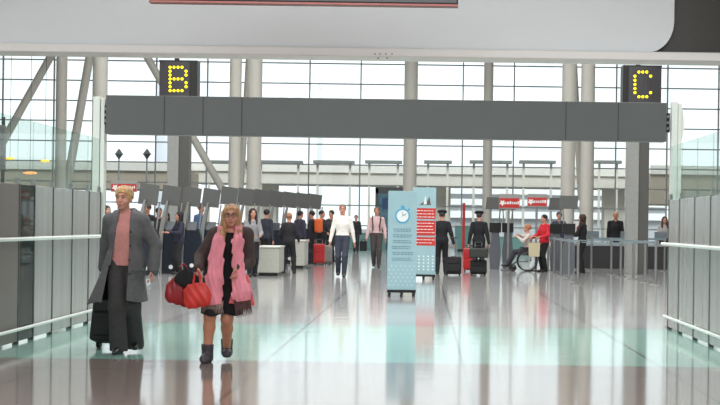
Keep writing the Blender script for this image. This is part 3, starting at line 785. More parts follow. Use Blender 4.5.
def headsolid(v, J):
    s = J['s']; c = J['head']; y = J['hyaw']; R = lambda a, b, z: c + rotz((a * s, b * s, z * s), y)
    v.cone(J['neck'] - V3(0, 0, .03), R(0, .015, -.05), .056 * s, .050 * s, .02)
    v.ell(R(0, .012, .03), (.076 * s, .094 * s, .088 * s), .02, y)
    v.ell(R(0, -.022, -.035), (.060 * s, .066 * s, .078 * s), .03, y)
    v.ell(R(0, -.062, -.092), (.024 * s, .022 * s, .018 * s), .02, y)
    v.cone(R(0, -.086, .012), R(0, -.106, -.026), .009 * s, .014 * s, .012)
    v.ell(R(0, -.078, .032), (.050 * s, .016 * s, .011 * s), .014, y)
    for sg in (-1, 1):
        v.ell(R(sg * .078, .012, -.008), (.010 * s, .020 * s, .032 * s), .006, y)
        v.ell(R(sg * .030, -.092, .012), (.017 * s, .012 * s, .012 * s), .008, y, op='s')
        v.ell(R(sg * .040, -.060, -.030), (.022 * s, .02 * s, .02 * s), .02, y)
    v.ell(R(0, -.090, -.058), (.024 * s, .010 * s, .006 * s), .005, y); v.ell(R(0, -.088, -.070), (.021 * s, .010 * s, .007 * s), .005, y)
def face_parts(root, J, skin, glasses=False, detail=True):
    s = J['s']; c = J['head']; y = J['hyaw']; R = lambda a, b, z: tuple(c + rotz((a * s, b * s, z * s), y))
    for sg in (-1, 1):
        e = MB().ball(R(sg * .030, -.0805, .012), .0115 * s, 14).build('eye', mat('eye_white', (190, 178, 170), .3), root, True)
        MB().ball(R(sg * .030, -.0885, .012), (.0078 * s, .0045 * s, .0078 * s), 10).build('iris', mat('iris_dark', (48, 40, 36), .3), e, True)
        MB().path([R(sg * .014, -.096, .031), R(sg * .030, -.098, .036), R(sg * .048, -.088, .031)], .0035 * s, 6).build('eyebrow', mat('brow_brown', (112, 84, 62), .8), root, True)
    MB().path([R(-.024, -.094, -.063), R(-.01, -.1, -.0615), R(0, -.101, -.063), R(.01, -.1, -.0615), R(.024, -.094, -.063)], [.002 * s, .0055 * s, .006 * s, .0055 * s, .002 * s], 8).build('lips', mat('lips', (168, 88, 84), .45), root, True)
    if glasses:
        g = MB()
        for sg in (-1, 1):
            pts = [R(sg * .033 + .026 * math.cos(2 * PI * k / 14), -.108 + .004 * abs(math.cos(2 * PI * k / 14)), .008 + .019 * math.sin(2 * PI * k / 14)) for k in range(15)]
            g.path(pts, .0024 * s, 6); g.path([R(sg * .059, -.104, .012), R(sg * .082, -.03, .012), R(sg * .084, .02, .008)], .002 * s, 6)
        g.path([R(-.008, -.108, .012), R(.008, -.108, .012)], .0022 * s, 6)
        g.build('eyeglasses', mat('glasses_frame', (58, 44, 40), .4), root, True)
def hair(root, J, style, m, h=.008):
    s = J['s']; c = J['head']; y = J['hyaw']; R = lambda a, b, z: c + rotz((a * s, b * s, z * s), y)
    v = Vol(c - V3(.24, .24, .42), c + V3(.24, .24, .2), h)
    if style == 'short': v.ell(R(0, .018, .038), (.088 * s, .103 * s, .093 * s), 0, y); low = -.03
    elif style == 'crop': v.ell(R(0, .018, .034), (.082 * s, .099 * s, .090 * s), 0, y); low = -.02
    elif style == 'puffy': v.ell(R(0, .022, .045), (.096 * s, .110 * s, .094 * s), 0, y); low = -.05
    elif style == 'bald': v.ell(R(0, .024, .0), (.080 * s, .092 * s, .06 * s), 0, y); low = -.04
    else:
        v.ell(R(0, .018, .038), (.092 * s, .106 * s, .095 * s), 0, y); low = -1
        for sg in (-1, 1):
            v.cone(R(sg * .072, .02, .02), R(sg * .085, -.02, -.17), .034 * s, .038 * s, .02); v.cone(R(sg * .085, -.02, -.17), R(sg * .082, -.07, -.27), .038 * s, .02 * s, .02)
        v.cone(R(0, .07, 0), R(0, .08, -.2), .075 * s, .06 * s, .03, (tuple(rotz((0, 1, 0), y)), 1.4))
    v.f += (.0035 * np.sin(v.ax[0][:, None, None] * 190 + 30 * v.ax[2][None, None, :] + 14 * v.ax[1][None, :, None]) + .002 * np.sin(v.ax[2][None, None, :] * 120 + 60 * v.ax[1][None, :, None])).astype(np.float32)
    # face opening
    v.ell(R(0 if style != 'puffy' else .006, -.095, -.035 if style != 'long' else -.024), ((.066 if style != 'long' else .060) * s, .085 * s, .1 * s), .01, y, op='s')
    v.ell(c + rotz((0, 0, .0), y) - V3(0, 0, 1.0) , (.01, .01, .01), 0)
    if low > -1: v.keep(lambda X, Y, Z: (c[2] + low * s) - Z + 0 * X + 0 * Y - .35 * ((-(X - c[0]) * math.sin(y) * -1) * 0 + (Y - c[1])) )
    if style == 'long': v.keep(lambda X, Y, Z: (c[2] - .28 * s) - Z + 0 * X + 0 * Y)
    return v.mesh('hair', m, root)
def shoes(root, J, i, m, h=.007, boot=0.0, heel=0.0):
    s = J['s']; a = J['ank%d' % i]; y = J['fyaw%d' % i]; base = a[2] - .075 * s
    v = Vol(a - V3(.3, .3, .12), a + V3(.3, .3, .2), h)
    R = lambda x, yy, z: V3(a[0], a[1], base) + rotz((x * s, yy * s, z * s), y)
    if boot: v.cone(R(0, .03, .045), R(0, -.12, .040), .052 * s, .052 * s, .02); v.cone(R(0, .01, .05), R(0, .01, .19), .056 * s, .060 * s, .03)
    v.cone(R(0, .035, .035), R(0, -.10, .030), .038 * s, .040 * s, .01); v.cone(R(0, -.10, .030), R(0, -.165, .022), .040 * s, .028 * s, .01)
    v.cone(R(0, .02, .04), R(0, .01, .075 + boot), .042 * s, (.042 if not boot else .060) * s, .02)
    zz = base
    v.keep(lambda X, Y, Z: (zz - Z) + 0 * X + 0 * Y); v.keep(lambda X, Y, Z: Z - (zz + (.09 + boot) * s) + 0 * X + 0 * Y)
    return v.mesh('shoe' if not boot else 'boot', m, root)

PERSONS = []
def person(label, px, Y, py=262, H=1.72, rz=0.0, X=None, top=(60, 60, 64), topk='shirt', bottom=(36, 36, 40), bk='trousers', hairc=(50, 38, 32), hs='short', shoe=(24, 24, 26), skin=None, h=.0095, hem=None, loose=.014, cat='person', collar=None, sleeves=.97, grip=.4, backpack=None, **kw):
    x = gx(px, Y, py) if X is None else X
    root = thing('person', label, cat, (x, Y, 0), rz)
    J = skeleton(H=H, **kw); s = J['s']; lo, hi = bounds(J)
    sk = skin or SKIN
    b = Vol(lo, hi, h); torso(b, J, -.006)
    for i in (0, 1): arm(b, J, i); leg(b, J, i); hand(b, J, i, grip); b.cone(J['ank%d' % i], J['ank%d' % i] + rotz((0, -.1 * s, -.05 * s), J['fyaw%d' % i]), .035 * s, .02 * s, .02)
    headsolid(b, J); b.mesh('body', sk, root)
    face_parts(root, J, sk)
    hair(root, J, hs, mat('hair_%d_%d' % (hairc[0], hairc[2]), hairc, .7, var=.25, scale=50), max(h * .9, .007))
    tm = mat('cloth_%d_%d_%d' % top, top, .85, var=.1, scale=12, bump=.1); bm_ = mat('cloth_%d_%d_%d' % bottom, bottom, .85, var=.1, scale=12, bump=.1)
    e = {'shirt': .012, 'jacket': .018, 'coat': .026}[topk]
    hz = J['hip'][2] + (-.06 if topk != 'shirt' else .075) * s if hem is None else hem
    v = Vol(lo, hi, h); torso(v, J, e, k=.06)
    if topk == 'coat' or hz < J['hip'][2] - .12: v.cone(J['hip'], V3(J['hip'][0], J['hip'][1], hz - .1), .15 * s + e, .17 * s + e, .06, ((0, 1, 0), 1.25))
    ym = J['neck']
    v.keep(lambda X_, Y_, Z: hz - Z + 0 * X_ + 0 * Y_)
    v2 = Vol(lo, hi, h); arm(v2, J, 0, e, sleeves, e2=e * .6); arm(v2, J, 1, e, sleeves, e2=e * .6)
    kk = .02; a_, d_ = v.f, v2.f; hh = np.clip(.5 + .5 * (a_ - d_) / kk, 0, 1); v.f = (a_ * (1 - hh) + d_ * hh - kk * hh * (1 - hh)).astype(np.float32)
    v.ell(ym + V3(0, -.055 * s, .045 * s), (.05 * s, .05 * s, .06 * s), .01, op='s')
    v.keep(lambda X_, Y_, Z: Z - (ym[2] + .035 * s) + 0 * X_ + .25 * (ym[1] - Y_) * -1 * 0)
    v.mesh('shirt' if topk == 'shirt' else topk, tm, root)
    if collar:
        c = Vol(ym - .15, ym + .15, .007); c.cone(ym - V3(0, 0, .01), ym + V3(0, 0, .035), .075 * s, .06 * s, .01); c.shell(.012)
        c.keep(lambda X_, Y_, Z: Z - (ym[2] + .04) + 0 * X_ + 0 * Y_); c.mesh('collar', mat('collar_%d' % collar[0], collar, .8), root)
    if bk == 'trousers':
        v = Vol(lo, hi, h); v.cone(J['hip0'] + V3(.02, 0, .05), J['hip1'] + V3(-.02, 0, .05), .112 * s, .112 * s, .05, ((0, 1, 0), 1.1))
        for i in (0, 1): leg(v, J, i, .010, loose + .008, .99)
        zc = J['hip'][2] + .085 * s; v.cone(J['hip'] + V3(0, 0, .03), J['chest'], .127 * s + .018, .14 * s + .018, .03, ((0, 1, 0), 1.35))
        v.keep(lambda X_, Y_, Z: Z - zc + 0 * X_ + 0 * Y_); v.mesh('trousers', bm_, root)
    for i in (0, 1): shoes(root, J, i, mat('shoe_%d' % shoe[0], shoe, .45), .008)
    return root, J

# walking and standing people
BL = (34, 35, 40)
TR = lambda z: [(-.02, -.16, 0), (.07, .16, .03)]
man_w, Jw = person('man walking in a long-sleeved white shirt and dark trousers', 342, 45, H=1.80, top=(232, 230, 224), bottom=(52, 58, 72), hairc=(120, 92, 74), hs='crop',
    feet=((-.10, .14, .03), (.06, -.14, 0)), hands=((-.31, -.05, .84), (.31, .03, .82)), sw=1.12, collar=(236, 234, 230), h=.008, hyaw=.1)

man_p, Jp = person('man in a pink shirt with dark braces-like bag straps walking beside the banner', 376, 55, H=1.84, top=(222, 188, 190), bottom=(72, 66, 66), hairc=(110, 78, 62), hs='crop',
    feet=((-.07, .12, .03), (.09, -.14, 0)), hands=((-.30, -.05, .88), (.28, -.04, .90)), sw=1.05, h=.009, collar=(225, 190, 192))
for sx in (-.13, .13): MB().path([(sx * .9, .11, 1.30), (sx, .10, 1.5), (sx * .95, .0, 1.575), (sx, -.12, 1.48), (sx * .8, -.145, 1.3), (sx * .85, -.13, 1.1)], .018, 6).build('bag_strap', BLACK, man_p, True)
bag = thing('shoulder_bag', 'dark hand-carried bag at the pink-shirted man\'s side', 'bag', (man_p.location.x - .38, 54.9, .5))
MB().box(-.12, .1, -.06, .08, 0, .3, .02).build('body', BLACKF, bag); MB().path([(-.09, 0, .29), (-.05, 0, .36), (.03, 0, .36), (.07, 0, .29)], .01, 6).build('handle', BLACK, bag, True)

# uniformed men seen from behind, with wheeled cases
CAP = mat('cap_navy', (30, 32, 44), .8)
def pilot(label, px, Y, hands, feet):
    r, J = person(label, px, Y, H=1.70, rz=PI, top=(24, 25, 32), topk='jacket', bottom=(24, 25, 32), hairc=(60, 48, 44), hs='crop', hands=hands, feet=feet, sw=1.12, hem=.80, h=.009)
    c = J['head']
    cap = MB().tube(c + V3(0, .01, .045), c + V3(0, .01, .085), .098, .105, 24).tube(c + V3(0, .0, .085), c + V3(0, -.01, .125), .135, .12, 24).build('peaked_cap', CAP, r, True)
    v = MB().prism([(-.07, c[2] + .045), (.07, c[2] + .045), (.06, c[2] + .05), (-.06, c[2] + .05)], c[1] - .16, c[1] - .08).build('cap_peak', BLACK, cap)
    MB().tube(c + V3(0, .01, .062), c + V3(0, .01, .070), .105, .105, 24).build('cap_band', mat('cap_braid', (70, 66, 70), .5), cap)
    return r, J
def roller(label, X, Y, w, h, z, lean, m=BLACKF, handle=1.0, rz=0, d=.24, cat='suitcase', pulls=True):
    t = thing('wheeled_suitcase', label, cat, (X, Y, 0), rz)
    M = Matrix.Translation((0, 0, z)) @ Matrix.Rotation(lean, 4, 'X')
    MB().box(-w / 2, w / 2, -d / 2, d / 2, 0, h, .035, M).build('case_body', m, t)
    MB().box(-w * .40, w * .40, -d / 2 - .025, -d / 2, h * .1, h * .5, .012, M).build('front_pocket', m, t)
    MB().box(-w * .36, w * .36, -d / 2 - .018, -d / 2, h * .56, h * .86, .008, M).build('upper_pocket', m, t)
    if pulls:
        q = MB()
        for sx in (-.09, .09): q.tube(M @ Vector((sx, d / 2 - .04, h - .01)), M @ Vector((sx, d / 2 - .04, handle)), .008, n=8)
        q.build('pull_rods', KSIL, t, True)
        MB().tube(M @ Vector((-.11, d / 2 - .04, handle)), M @ Vector((.11, d / 2 - .04, handle)), .016, n=10).build('pull_grip', BLACK, t, True)
    MB().path([M @ Vector((-.06, 0, h)), M @ Vector((-.05, 0, h + .03)), M @ Vector((.05, 0, h + .03)), M @ Vector((.06, 0, h))], .01, 6).build('top_handle', BLACK, t, True)
    p = M @ Vector((0, d / 2 - .03, 0))
    for sx in (-w / 2 + .05, w / 2 - .05): MB().tube((sx - .02, p.y, .04), (sx + .02, p.y, .04), .04, n=14).build('wheel', BLACK, t, True)
    if abs(lean) < .05:
        for sx in (-w / 2 + .05, w / 2 - .05): MB().tube((sx - .015, -d / 2 + .03, .04), (sx + .015, -d / 2 + .03, .04), .04, n=14).build('wheel', BLACK, t, True)
    return t
p1, _ = pilot('uniformed man in peaked cap seen from behind, left one beside the banner', 441.5, 48.6, ((-.33, .02, .80), (.27, 0, .8)), ((-.11, 0, 0), (.11, .05, 0)))
p2, _ = pilot('uniformed man in peaked cap seen from behind, right one near the kiosks', 478.5, 50, ((-.28, .05, .82), (.28, .05, .82)), ((-.1, 0, 0), (.1, 0, 0)))
roller('black wheeled case standing beside the left uniformed man', gx(453.5, 47.6), 47.6, .42, .44, .05, math.radians(-12), handle=.98)
roller('black wheeled case standing behind the right uniformed man', gx(478.5, 47.6), 47.6, .44, .36, .05, math.radians(-8), handle=.85)
t = thing('flight_bag', 'dark bag resting on top of the right black wheeled case', 'bag', (gx(478.5, 47.5), 47.5, .475))
MB().box(-.25, .25, -.12, .12, 0, .26, .04).build('body', mat('bag_darkgreen', (44, 48, 46), .7), t); MB().path([(-.1, 0, .25), (-.08, 0, .32), (.08, 0, .32), (.1, 0, .25)], .012, 6).build('handle', BLACK, t, True)
roller('red suitcase standing between the two uniformed men', gx(468.5, 51.5), 51.5, .30, .62, .05, 0, m=mat('red_shell', (178, 36, 40), .4), handle=.7)

# right-hand group
wr, _ = person('woman in a bright red jacket and black trousers standing behind the wheelchair', 544, 52.6, H=1.66, rz=math.radians(-60), top=(204, 36, 52), topk='jacket', bottom=(26, 26, 30), hairc=(34, 28, 28), hs='short', hands=((-.20, -.30, 1.0), (.2, -.28, 1.0)), hem=.80, h=.009)
t = thing('shopping_bag', 'cream tote bag hanging in front of the woman in red', 'bag', (gx(534, 52.18), 52.18, .45))
MB().prism([(-.15, 0), (.15, 0), (.17, .4), (-.17, .4)], -.05, .05).build('body', mat('cream_canvas', (196, 186, 156), .8), t)
MB().path([(-.1, 0, .39), (-.06, 0, .58), (.06, 0, .58), (.1, 0, .39)], .012, 6).build('handle', mat('cream_canvas', (196, 186, 156), .8), t, True)
person('person in navy behind the woman in red, head above the kiosk', 558.5, 57, H=1.78, top=(50, 56, 76), topk='jacket', hairc=(28, 24, 26), h=.011)
person('woman in black leaning over the barrier beside the slate kiosk', 582, 51.8, H=1.68, rz=math.radians(-115), top=(30, 30, 33), topk='jacket', hairc=(62, 40, 34), hs='long', hands=((-.15, -.34, 1.08), (.15, -.34, 1.08)), h=.010, hem=.86)
person('bald man in a black jacket standing behind the dark counter', 615, 60.2, H=1.84, top=(24, 24, 28), topk='jacket', hairc=(90, 66, 54), hs='bald', sw=1.2, skin=SKIN2, h=.010)
person('person in a pale top at the far right beyond the counter', 664, 60.5, H=1.70, top=(170, 166, 164), hairc=(60, 44, 38), hs='long', h=.012)

# wheelchair and its user, facing left
Yc = 53; xc = gx(527, Yc, 270)
t = thing('wheelchair', 'black wheelchair facing left beneath the red airline signs', 'wheelchair', (xc, Yc, 0))
for sy in (-.27, .27):
    w = MB().ring((0, sy, .30), .285, .016, 'y', 36, 8).build('large_wheel', BLACK, t, True)
    MB().ring((0, sy * 1.12, .30), .25, .008, 'y', 30, 6).build('push_rim', STEEL, w, True)
    q = MB()
    for k in range(10): q.tube((0, sy, .30), (.28 * math.cos(k * PI / 5), sy, .30 + .28 * math.sin(k * PI / 5)), .004, n=5)
    q.tube((0, sy - .02, .3), (0, sy + .02, .3), .03, n=12); q.build('spokes', STEEL, w)
    MB().ring((-.42, sy, .10), .085, .015, 'y', 20, 6).tube((-.42, sy - .012, .1), (-.42, sy + .012, .1), .05, n=12).build('caster_wheel', BLACK, t, True)
    fr_ = MB(); fr_.path([(.22, sy * .9, .98), (.12, sy * .9, .95), (.10, sy * .9, .3), (-.3, sy * .9, .28), (-.42, sy * .9, .2), (-.42, sy * .9, .1)], .013, 8)
    fr_.path([(.10, sy * .9, .68), (-.22, sy * .9, .68), (-.27, sy * .9, .5), (-.34, sy * .9, .48), (-.52, sy * .8, .16)], .013, 8); fr_.tube((-.27, sy * .9, .5), (.1, sy * .9, .5), .013, n=8); fr_.build('side_frame', mat('frame_steel_dark', (70, 72, 76), .35, .6), t, True)
    MB().box(-.2, .08, sy * .9 - .03, sy * .9 + .03, .68, .715, .01).build('armrest', BLACK, t)
    MB().box(-.66, -.46, sy * .45 - .07, sy * .45 + .07, .12, .14, .005).build('footrest', BLACK, t)
MB().box(-.32, .10, -.23, .23, .47, .51, .01).build('seat', BLACKF, t); MB().box(.09, .13, -.23, .23, .5, .95, .012).build('backrest', BLACKF, t)
ws, _ = person('seated person with light hair in a white top in the wheelchair', 0, Yc, X=xc - .02, H=1.62, rz=-PI / 2, top=(206, 196, 190), bottom=(58, 58, 68), hairc=(176, 120, 84), hs='puffy', hipz=.60, hipy=.03,
    feet=((-.1, -.56, .145), (.1, -.56, .145)), hands=((-.10, -.24, 1.08), (.12, -.26, 1.0)), lean=(0, .0), h=.009)

# left-hand group at the kiosks
gw, _ = person('woman with long black hair in a grey cardigan standing at the kiosks', 252, 44.1, H=1.66, rz=math.radians(20), top=(138, 138, 142), topk='jacket', bottom=(30, 30, 36), hairc=(34, 26, 26), hs='long', hands=((-.1, -.30, 1.0), (.12, -.30, 1.0)), hem=.86, h=.009, feet=((-.07, -.05, 0), (.09, .08, 0)))
person('person in black with light reddish hair seen from behind at the nearer counter', 288.5, 47.4, H=1.58, rz=math.radians(172), top=(34, 32, 38), topk='jacket', bottom=(28, 28, 32), hairc=(158, 112, 84), hs='short', hands=((-.22, -.2, .86), (.22, -.2, .86)), hem=.78, h=.009, feet=((-.15, 0, 0), (.13, .05, 0)))
ob, Jo = person('person in black with an orange backpack standing left of the red suitcase', 311.5, 59, H=1.72, rz=math.radians(-110), top=(36, 36, 44), topk='jacket', bottom=(34, 36, 46), hairc=(36, 30, 30), hem=.82, h=.011)
MB().box(-.17, .17, .13, .34, 1.02, 1.48, .07).build('backpack', mat('orange_nylon', (226, 104, 48), .6), ob)
roller('red hard-shell suitcase standing beside the man in white', gx(319, 57.5), 57.5, .36, .62, .05, 0, m=mat('red_shell', (178, 36, 40), .4), handle=.75)
roller('grey suitcase standing between the red suitcase and the man in white', gx(328, 58.5), 58.5, .26, .56, .05, 0, m=mat('grey_shell', (130, 128, 124), .4), handle=.7)
person('dark-haired person in black behind the red suitcase', 321, 60, H=1.74, rz=math.radians(60), top=(38, 36, 42), topk='jacket', hairc=(30, 26, 28), h=.011, hands=((-.15, -.3, 1.0), (.15, -.3, 1.0)))
person('person in dark grey clothes half hidden by the white-shirted man', 331, 61, H=1.76, rz=math.radians(-30), top=(66, 62, 68), topk='jacket', hairc=(34, 28, 30), h=.012)
person('far person in black walking behind the white-shirted man', 355.5, 82, H=1.70, top=(32, 34, 38), topk='jacket', hairc=(50, 40, 36), h=.014, feet=((-.06, .1, 0), (.08, -.1, 0)))
person('person in dark clothes behind the woman in the grey cardigan', 266, 52.5, H=1.70, rz=math.radians(150), top=(52, 54, 66), topk='jacket', hairc=(30, 26, 28), h=.012)
person('dark-haired person between the two light grey counters', 299.5, 56, H=1.70, rz=math.radians(140), top=(56, 54, 70), topk='jacket', hairc=(40, 32, 32), h=.012)
person('tan-faced person in black just right of the grey-coated woman', 147, 46.6, H=1.76, rz=math.radians(-35), top=(34, 34, 38), topk='jacket', hairc=(70, 52, 44), skin=SKIN2, h=.011)
person('dark-haired person in black second from the left at the kiosks', 158, 48.9, H=1.68, rz=math.radians(30), top=(30, 30, 36), topk='jacket', hairc=(26, 22, 24), skin=SKIN2, h=.011)
person('woman with long black hair facing out between the first kiosks', 165.5, 47.6, H=1.56, rz=math.radians(5), top=(40, 38, 44), hairc=(26, 20, 22), hs='long', h=.011)
person('black-haired woman bending at the second kiosk', 179, 45.2, H=1.56, rz=math.radians(-60), top=(38, 40, 58), topk='jacket', hairc=(26, 22, 24), hs='long', h=.010, hands=((-.15, -.32, 1.05), (.15, -.32, 1.05)))
person('tall person in a blue shirt behind the third kiosk', 200, 51.2, H=1.82, rz=math.radians(50), top=(70, 96, 132), hairc=(84, 62, 54), skin=SKIN2, h=.011)
person('person with dark hair at the left edge behind the grey-coated woman', 106, 47, H=1.70, rz=math.radians(40), top=(50, 48, 52), topk='jacket', hairc=(56, 46, 44), hs='long', h=.011)

# ------------------------------------------------------------------ the woman in the grey coat
def union(v, u, k):
    a_, d_ = v.f, u.f; hh = np.clip(.5 + .5 * (a_ - d_) / k, 0, 1); v.f = (a_ * (1 - hh) + d_ * hh - k * hh * (1 - hh)).astype(np.float32)
Y1 = 18.25
r1 = thing('person', 'woman with short blonde hair in an open grey coat pulling a black case', 'person', (gx(121, Y1, 350), Y1, 0))
J = skeleton(H=1.67, feet=((.0, -.14, 0), (.118, .14, .03)), hands=((-.24, .24, .80), (.315, -.03, .845)), lean=(.0, -.02), hyaw=-.22, sw=1.08, fyaw=(-.1, .15), elbow=((-.3, 1, 0), (.8, .6, 0)), hipx=.035, head=(-.02, -.015, .0))
lo, hi = bounds(J, .28); h = .0058
b = Vol(lo, hi, h); torso(b, J, -.004)
for i in (0, 1): arm(b, J, i); leg(b, J, i); b.cone(J['ank%d' % i], J['ank%d' % i] + V3(0, -.1, -.05), .03, .02, .02)
hand(b, J, 0, .9); hand(b, J, 1, .55, d=(.02, -.15, -1)); headsolid(b, J)
b.mesh('body', SKIN, r1); face_parts(r1, J, SKIN)
BLOND = mat('hair_blonde', (188, 150, 104), .6, var=.3, scale=35, bump=.5, stretch=(1, 1, .3))
hair(r1, J, 'puffy', BLOND, .006)
PINK1 = mat('sweater_dusty_pink', (190, 130, 124), .9, var=.08, scale=30, bump=.3)
v = Vol(lo, hi, h); torso(v, J, .012); v.cone(J['hip'], J['chest'], .150, .150, .04, ((0, 1, 0), 1.28))
v.cone(J['neck'] - V3(0, 0, .01), J['neck'] + V3(0, -.01, .045), .066, .058, .02)
zt1, zb1 = J['neck'][2] + .05, J['hip'][2] + .0
v.keep(lambda X, Y, Z: Z - zt1 + 0 * X + 0 * Y); v.keep(lambda X, Y, Z: zb1 - Z + 0 * X + 0 * Y); v.mesh('sweater', PINK1, r1)
TRS = mat('trousers_charcoal', (58, 56, 56), .9, var=.1, scale=20, bump=.3)
v = Vol(lo, hi, h); v.cone(J['hip0'] + V3(.02, 0, .03), J['hip1'] + V3(-.02, 0, .03), .122, .122, .05, ((0, 1, 0), 1.1))
for i in (0, 1):
    a_, k_, n_ = J['hip%d' % i], J['knee%d' % i], J['ank%d' % i]
    v.cone(a_, k_, .105, .085, .03); v.cone(k_, n_ + V3(0, .01, -.035 if i == 0 else -.02), .085, .092, .03, ((0, 1, 0), 1.15))
zt2_ = J['hip'][2] + .07
zb2_ = .028
v.keep(lambda X, Y, Z: Z - zt2_ + 0 * X + 0 * Y); v.keep(lambda X, Y, Z: zb2_ - Z + 0 * X + 0 * Y)
v.mesh('trousers', TRS, r1)
for i in (0, 1): shoes(r1, J, i, mat('shoe_black_leather', (24, 22, 24), .3), .006)
COAT = mat('coat_grey', (90, 89, 91), .85, var=.12, scale=26, bump=.4); LIN = mat('coat_lining', (52, 46, 46), .7)
v = Vol(lo, hi, h); torso(v, J, .030, k=.06)
hemz = .52; hp = J['hip']
v.cone(hp + V3(-.01, .02, .05), V3(hp[0] - .075, .02, hemz - .1), .18, .33, .08, ((0, 1, 0), 1.08))
u = Vol(lo, hi, h); arm(u, J, 0, .026, .98, e2=.028); arm(u, J, 1, .028, .98, e2=.030); union(v, u, .03)
nk = J['neck']
# hood collar lying round the neck
v.cone(nk + V3(-.10, .03, .015), nk + V3(-.03, .085, .03), .035, .045, .02); v.cone(nk + V3(-.03, .085, .03), nk + V3(.06, .08, .03), .045, .045, .02); v.cone(nk + V3(.06, .08, .03), nk + V3(.12, .02, .01), .045, .035, .02)
v.keep(lambda X, Y, Z: hemz - Z + .06 * (X - .0) * 1.0 + .012 * np.sin(X * 22) + 0 * Y)
v.shell(.014)
# front opening: narrow at the collar, wider towards the hem
def opening(X, Y, Z):
    t_ = np.clip((nk[2] - Z) / .95, 0, 1.1)
    xl = nk[0] - .06 - .13 * t_ ; xr_ = nk[0] + .055 - .01 * t_
    xl = np.where(Z < hp[2], xl - .02, xl)
    d_ = np.maximum(xl - X, X - xr_)          # <0 inside the gap
    d_ = np.maximum(d_, Y - (hp[1] + .02 + 0 * X))
    return -d_
v.keep(opening)
c0_ = v.mesh('coat', COAT, r1)
v = Vol(lo, hi, h); torso(v, J, .019, k=.06)
v.cone(hp + V3(-.01, .02, .05), V3(hp[0] - .075, .02, hemz - .1), .168, .315, .08, ((0, 1, 0), 1.08))
v.keep(lambda X, Y, Z: hemz + .02 - Z + .06 * X + 0 * Y); v.shell(.010)
v.keep(lambda X, Y, Z: opening(X - .016 * np.sign(X - nk[0] + .03), Y, Z)); v.mesh('coat_lining', LIN, r1)
v = Vol(nk - .32, nk + .32, h)
for a_, b_, ra_, rb_ in (((-.085, -.045, -.01), (-.105, .03, .02), .022, .036), ((-.105, .03, .02), (-.05, .10, .035), .036, .046), ((-.05, .10, .035), (.06, .10, .035), .046, .046), ((.06, .10, .035), (.115, .03, .015), .046, .038), ((.115, .03, .015), (.085, -.06, -.03), .038, .024)): v.cone(nk + V3(*a_), nk + V3(*b_), ra_, rb_, .012)
v.mesh('hood', COAT, r1)
q = MB()
for k_ in range(4): q.tube((nk[0] + .075, nk[1] - .145 - .012 * k_, nk[2] - .16 - .14 * k_), (nk[0] + .075, nk[1] - .158 - .012 * k_, nk[2] - .16 - .14 * k_), .011, n=10)
q.build('coat_buttons', BLACK, r1)
MB().box(.13, .25, -.165, -.150, .84, .86, .004).build('pocket_flap', COAT, r1)
u1 = Vol(nk - .3, nk + .3, h)
PINK1S = mat('phone_white', (230, 230, 230), .3)
wv = J['wr1']
t = thing('card_wallet', 'small white card held in the grey-coated woman\'s lowered hand', 'card', (r1.location.x + wv[0] - .02, Y1 + wv[1] - .05, wv[2] - .19))
MB().box(-.004, .004, -.03, .03, 0, .10, .002).build('card_face', PINK1S, t); MB().box(-.005, .005, -.031, .031, .02, .04).build('card_stripe', mat('card_stripe', (150, 150, 155), .5), t)
cs = roller('black wheeled suitcase trailing behind the woman in the grey coat', gx(107, 18.8, 345), 18.8, .34, .54, .07, math.radians(-14), handle=.98, d=.22, rz=math.radians(-12))

# ------------------------------------------------------------------ the woman with the pink scarf
Y2 = 17.36
r2 = thing('person', 'woman with long fair hair and glasses wearing a pink scarf and brown coat', 'person', (gx(220, Y2, 358), Y2, 0))
J = skeleton(H=1.56, feet=((-.105, -.16, 0), (.05, .14, .035)), hands=((-.19, -.24, .895), (.17, -.22, .90)), lean=(.075, -.05), head=(.005, -.03, -.035), hyaw=.05, sw=1.06, fyaw=(-.12, .1), hipz=.80, hipx=.02, elbow=((-.45, 1, -.2), (.45, 1, -.2)))
lo, hi = bounds(J, .28)
b = Vol(lo, hi, h); torso(b, J, -.004, belly=1.05)
for i in (0, 1): arm(b, J, i); leg(b, J, i, .004); b.cone(J['ank%d' % i], J['ank%d' % i] + V3(0, -.1, -.05), .03, .02, .02)
hand(b, J, 0, .85, d=(-.05, -.5, -.8)); hand(b, J, 1, .75, d=(.05, -.4, -.9)); headsolid(b, J)
lz = J['hip'][2]
b.mesh('body', [SKIN, SKINL], r2, pick=lambda P: (P[:, 2] < .52).astype(int)); face_parts(r2, J, SKIN, glasses=True)
hair(r2, J, 'long', mat('hair_fair', (178, 136, 98), .6, var=.35, scale=30, bump=.5, stretch=(1, 1, .3)), .006)
DRS = mat('dress_black', (22, 21, 24), .9, var=.1)
v = Vol(lo, hi, h); torso(v, J, .012, belly=1.05); hp = J['hip']
v.cone(hp + V3(0, 0, .0), V3(hp[0] + .02, hp[1], .40), .155, .185, .05, ((0, 1, 0), 1.2))
for i in (0, 1): v.cone(J['hip%d' % i], J['knee%d' % i], .11, .09, .04)
v.keep(lambda X, Y, Z: .455 - Z + .012 * np.sin(X * 30) + 0 * Y); zt3 = J['neck'][2] - .03
v.keep(lambda X, Y, Z: Z - zt3 + 0 * X + 0 * Y); v.mesh('dress', DRS, r2)
for i in (0, 1): shoes(r2, J, i, mat('boot_grey_leather', (62, 58, 64), .5), .006, boot=.10)
CO2 = mat('coat_brown', (74, 60, 58), .9, var=.15, scale=24, bump=.5)
v = Vol(lo, hi, h); torso(v, J, .026, k=.06)
v.cone(hp + V3(.0, .02, .08), V3(hp[0], .05, .50), .165, .225, .08, ((0, 1, 0), 1.25))
u = Vol(lo, hi, h); arm(u, J, 0, .026, .95, e2=.02); arm(u, J, 1, .026, .95, e2=.02); union(v, u, .03)
